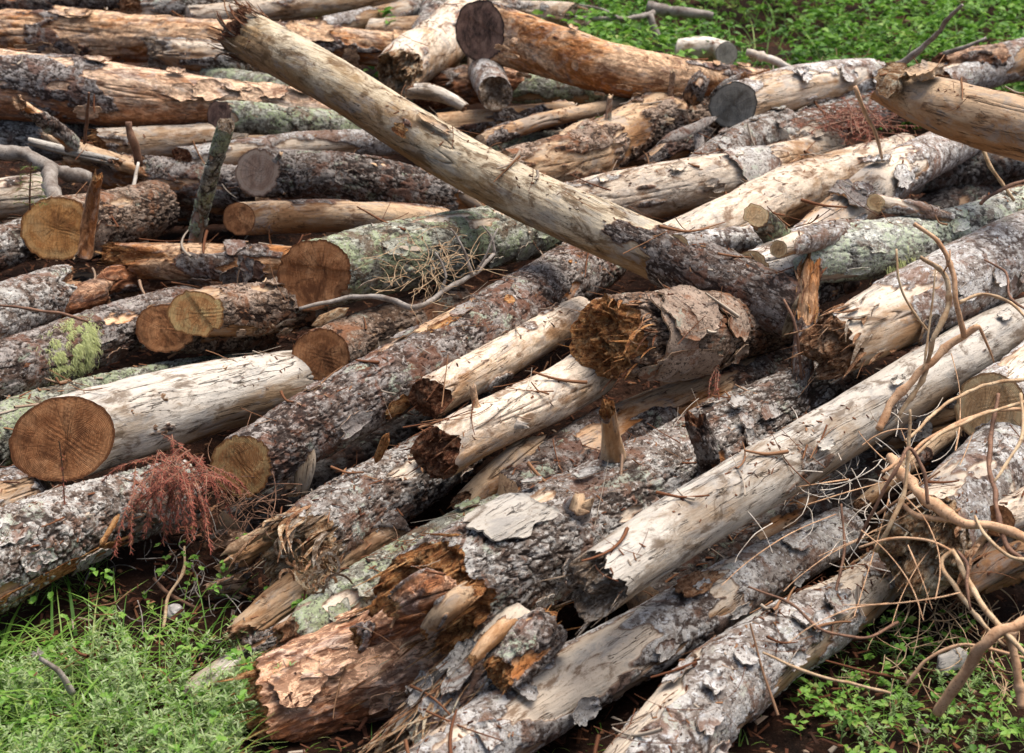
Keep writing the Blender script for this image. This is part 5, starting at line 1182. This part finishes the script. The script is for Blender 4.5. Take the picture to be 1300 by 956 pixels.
tangle('dry_brush', 'fine dry brush on top of the thick lichened log', 80, 535, 335, 34, 22, .60, .70, .45, 60, 'straw')
tangle('dead_twig_tangle', 'dark dead twigs below the tan sawn end, lower left', 90, 310, 635, 32, 22, .15, .34, .7, 60, 'brown', .25)
tangle('straw_tangle', 'dry straw and stems on the ground, lower right', 130, 1195, 790, 60, 45, .02, .16, .9, 70, 'straw', .3)
tangle('straw_stem_tangle', 'thin straw coloured stems woven over the rotted log end', 18, 1160, 650, 60, 60, .35, .6, 1.1, 170, 'tan', .14)
tangle('grey_root_tangle', 'fine grey twigs and roots on the soil, lower left', 60, 250, 740, 45, 35, .02, .12, 1.0, 50, 'grey', .3)

def needles_spray(name, label, twigs, nn, mat, nl=.022, cat='dead branch', tm='brown'):
    root = None; parts = []
    allp = []
    for tw in twigs:
        W = np.array([[*at(p[0], p[1], p[2]), 0] for p in tw]); 
        for i, p in enumerate(tw): W[i, 3] = rad(W[i, :3], p[3])
        C_ = curve(W, 14); allp.append(C_)
    loc = allp[0][0, :3]; root = bpy.data.objects.new(name, None); COL.objects.link(root); root.location = loc; root.empty_display_size = .05; tag(root, label, cat)
    for C_ in allp:
        co, q = tube_np(C_[:, :3] - loc, C_[:, 3], 5); link('twig', mesh_np('twig', co, q, mat=TM[tm]), root)
        u = R_.uniform(.05, 1, nn) * 13; i = np.minimum(u.astype(int), 12); f = (u - i)[:, None]
        P = C_[i, :3] * (1 - f) + C_[i + 1, :3] * f - loc; T = C_[i + 1, :3] - C_[i, :3]; T /= np.linalg.norm(T, axis=1)[:, None]
        D = rdir(nn, 0) + T * .9; parts.append(blades_np(P, D, R_.uniform(.5, 1, nn) * nl, np.full(nn, .0022), R_.rand(nn), .1, 2))
    co, q, t, a = join_np(parts); o = link('needles', mesh_np('needles', co, q, t, mat=mat, attrs={'tint': a}), root); o['kind'] = 'stuff'
tw = []
for i in range(60):
    a = R_.uniform(0.2, 2.9); L_ = R_.uniform(40, 115); x0, y0 = 224 + R_.normal(0, 26), 588 + R_.normal(0, 13); h = R_.uniform(.32, .46)
    tw.append([(x0, y0, h, .9), (x0 + math.cos(a) * L_ * .5, y0 + math.sin(a) * L_ * .45, h - .02, .7), (x0 + math.cos(a) * L_ * .8, y0 + math.sin(a) * L_ + 6, h - .12, .5)])
needles_spray('dead_fir_branch', 'dead fir branch with hanging rust red needles, lower left', tw, 130, NEEDLE, .018)
tw = [[(1040 + R_.normal(0, 22) + 40, 152 + R_.normal(0, 10), .60, .7), (1075 + R_.normal(0, 30), 148 + R_.normal(0, 14), .58, .6), (1095 + R_.normal(0, 40), 160 + R_.normal(0, 14), .54, .5)] for _ in range(50)]
needles_spray('red_needle_spray', 'dead red needled spray lying on the grey log, upper right', tw, 140, NEEDLE, .026)
tw = [[(75, 560, .62, .9), (80, 600, .5, 1), (82, 640, .4, 1)]]
needles_spray('hanging_sprig', 'thin sprig with red needles hanging before the ringed sawn end', tw, 60, NEEDLE, .014)
tw = [[(906 + R_.normal(0, 5), 460 + 6 * i, .46, .9), (908 + R_.normal(0, 6), 480 + 6 * i, .43, .9), (910 + R_.normal(0, 8), 505 + 5 * i, .38, .6)] for i in range(3)]
needles_spray('red_needle_sprig', 'small red needled sprig in the dark gap right of centre', tw, 60, NEEDLE, .014)
tw = [[(38, 266, .66, 1.4), (38, 240, .78, 1.2), (40, 206, .92, .8)]] + [[(38, 214 + 9 * i, .9 - .035 * i, .7), (38 + s_ * (5 + 1.6 * i), 212 + 9 * i, .9 - .035 * i, .5), (38 + s_ * (9 + 2.4 * i), 214 + 9 * i, .88 - .035 * i, .4)] for i in range(6) for s_ in (-1, 1)]
needles_spray('fir_seedling', 'tiny green fir seedling standing by the left edge', tw, 26, GREENNEEDLE, .022, 'seedling', 'brown')

# beard lichen hanging on the dark log
def lichen_tuft(label, spots, host, ln=.022):
    parts = []
    for (u, dth, w_, n) in spots:
        s0 = host.ps[0] + (u + R_.normal(0, .022, n)) * host.L; th = host.thc + dth + R_.normal(0, w_, n) 
        cy, cz = host.centre(s0); r = host.radius(s0) * 1.04 + .012
        kp = fbm(V3(s0 * 45, th * 5, 1.0), 2, 8) > -.12; s0, th = s0[kp], th[kp]; n = len(s0); cy, cz = cy[kp], cz[kp]; r = r[kp]
        Pl = np.stack([s0, cy + r * np.cos(th), cz + r * np.sin(th)], 1); P = Pl @ host.M.T + host.loc
        nw = np.stack([s0 * 0, np.cos(th), np.sin(th)], 1) @ host.M.T
        D = nw * .35 + R_.normal(0, .45, (n, 3)) + np.array([0, 0, -.8])
        parts.append(blades_np(P, D, R_.uniform(.3, 1, n) * ln, np.full(n, .0014), R_.rand(n), 1.2, 4))
    co, q, t, a = join_np(parts); c = co.mean(0)
    tag(link('beard_lichen', mesh_np('beard_lichen', co - c, q, t, mat=LICHEN, attrs={'tint': a}), None, c), label, 'lichen', kind=None)
lichen_tuft('large pale green lichen tuft draped on the dark log, left', [(.42, .05, .36, 7000), (.45, -.35, .3, 3500)], moss_host, .015)
lichen_tuft('smaller lichen tuft beside the large one on the dark log', [(.33, .15, .38, 2600)], moss_host, .013)
lichen_tuft('lichen tuft hanging under the pale lichened log, right', [(.36, .8, .2, 400)], lich, .04)

# stones
for lab, px, py, r_ in (('small pale stone among the weeds, lower left', 221, 777, 12), ('pale angular stone beside the rust coloured log', 368, 806, 13)):
    P = at(px, py, .05); rr = rad(P, r_); th = np.linspace(0, 2 * math.pi, 14, endpoint=False)[None, :]; ph = np.linspace(.02, math.pi - .02, 9)[:, None]
    d = V3(np.sin(ph) * np.cos(th), np.sin(ph) * np.sin(th), np.cos(ph) + 0 * th); F1, F2, ID = worley(d * 1.3 + px, 3)
    co = (d * (rr * (.8 + .45 * F1))[..., None] * np.array([1, .9, .8])).reshape(-1, 3)
    o = link('stone', mesh_np('stone', co, grid_quads(9, 14), mat=STONE, smooth=False), None, P); tag(o, lab, 'stone')

# free splinters, slabs and bark pieces
def slab(name, label, p0, p1, wpx, tpx, mat, cat='wood piece', tone=1.0, bark=0., rag=.5):
    P0, P1 = at(*p0), at(*p1); X, Y, Z = frame(P0, P1); L = np.linalg.norm(P1 - P0); w_ = rad(P0, wpx); t_ = rad(P0, tpx); n, k = 26, 12; sd = int(p0[0])
    # turn the flat side towards the viewer
    v = CAM - P0; v = v - X * np.dot(v, X); v /= np.linalg.norm(v); Y = np.cross(v, X); M = np.stack([X, Y, v], 1)
    U = np.linspace(0, 1, n)[:, None]; A = np.linspace(0, 2 * math.pi, k, endpoint=False)[None, :]
    end = np.minimum(1, np.minimum(U, 1 - U) * 7) ** .6
    wy = np.cos(A) * w_ * end * (1 + rag * .6 * fbm(V3(U * 3 + 0 * A, np.sign(np.cos(A)) * 2, sd), 3, sd)); wz = np.sin(A) * t_ * (1 + .4 * fbm(V3(U * 5, A, sd), 3, sd)) * (.3 + .7 * end)
    S_ = U * L + rag * .22 * L * (np.abs(U - .5) * 2) ** 2 * np.sign(U - .5) * fbm(V3(np.cos(A) * 3, U * 0, sd * 1.1), 2, sd + 1) * 2
    co = V3(S_, wy, wz + .1 * w_ * np.cos(A) ** 2).reshape(-1, 3)
    o = link(name, mesh_np(name, co, grid_quads(n, k), mat=mat, attrs={'bark': np.full(len(co), bark), 'crev': np.zeros(len(co)), 'deep': np.zeros(len(co))}), None, P0)
    o.rotation_euler = Matrix(M.tolist()).to_euler(); o['seed'] = float(sd % 31); o['tone'] = tone; o['satur'] = 1.0; tag(o, label, cat)
slab('wood_splinter', 'frayed tan splinter below the broken cream log', (668, 562, .34), (618, 622, .2), 10, 4, FM['tan'])
slab('wood_splinter', 'torn strip of wood hanging under the broken cream log', (690, 572, .3), (655, 640, .2), 6, 4, FM['orange'])
slab('bark_piece', 'loose curl of bark on the log beside the fluffy shavings', (398, 412, .52), (440, 392, .56), 7, 3, FM['pale'])
slab('wood_splinter', 'upright orange splinter by the smooth grey log, centre left', (478, 585, .4), (492, 552, .5), 6, 4, FM['orange'])
slab('bark_piece', 'dark curved bark strip in the shade under the knobby log', (842, 180, .6), (905, 152, .62), 7, 3, LM['dark'], bark=1.)
slab('bark_piece', 'hanging dark bark strip left of the smooth cream log', (884, 160, .6), (890, 196, .5), 6, 3, LM['dark'], bark=1.)
slab('wood_splinter', 'brown root-like splinter on the soil, lower left', (280, 706, .24), (345, 668, .3), 7, 5, LM['tan'])
slab('wood_splinter', 'orange wood scrap lying on the silvery log, lower left', (128, 692, .33), (150, 655, .38), 4, 3, FM['orange'])
slab('wood_splinter', 'weathered piece of wood on the ground by the bottom edge', (1190, 848, .06), (1230, 830, .08), 12, 5, LM['bare'], tone=.9)
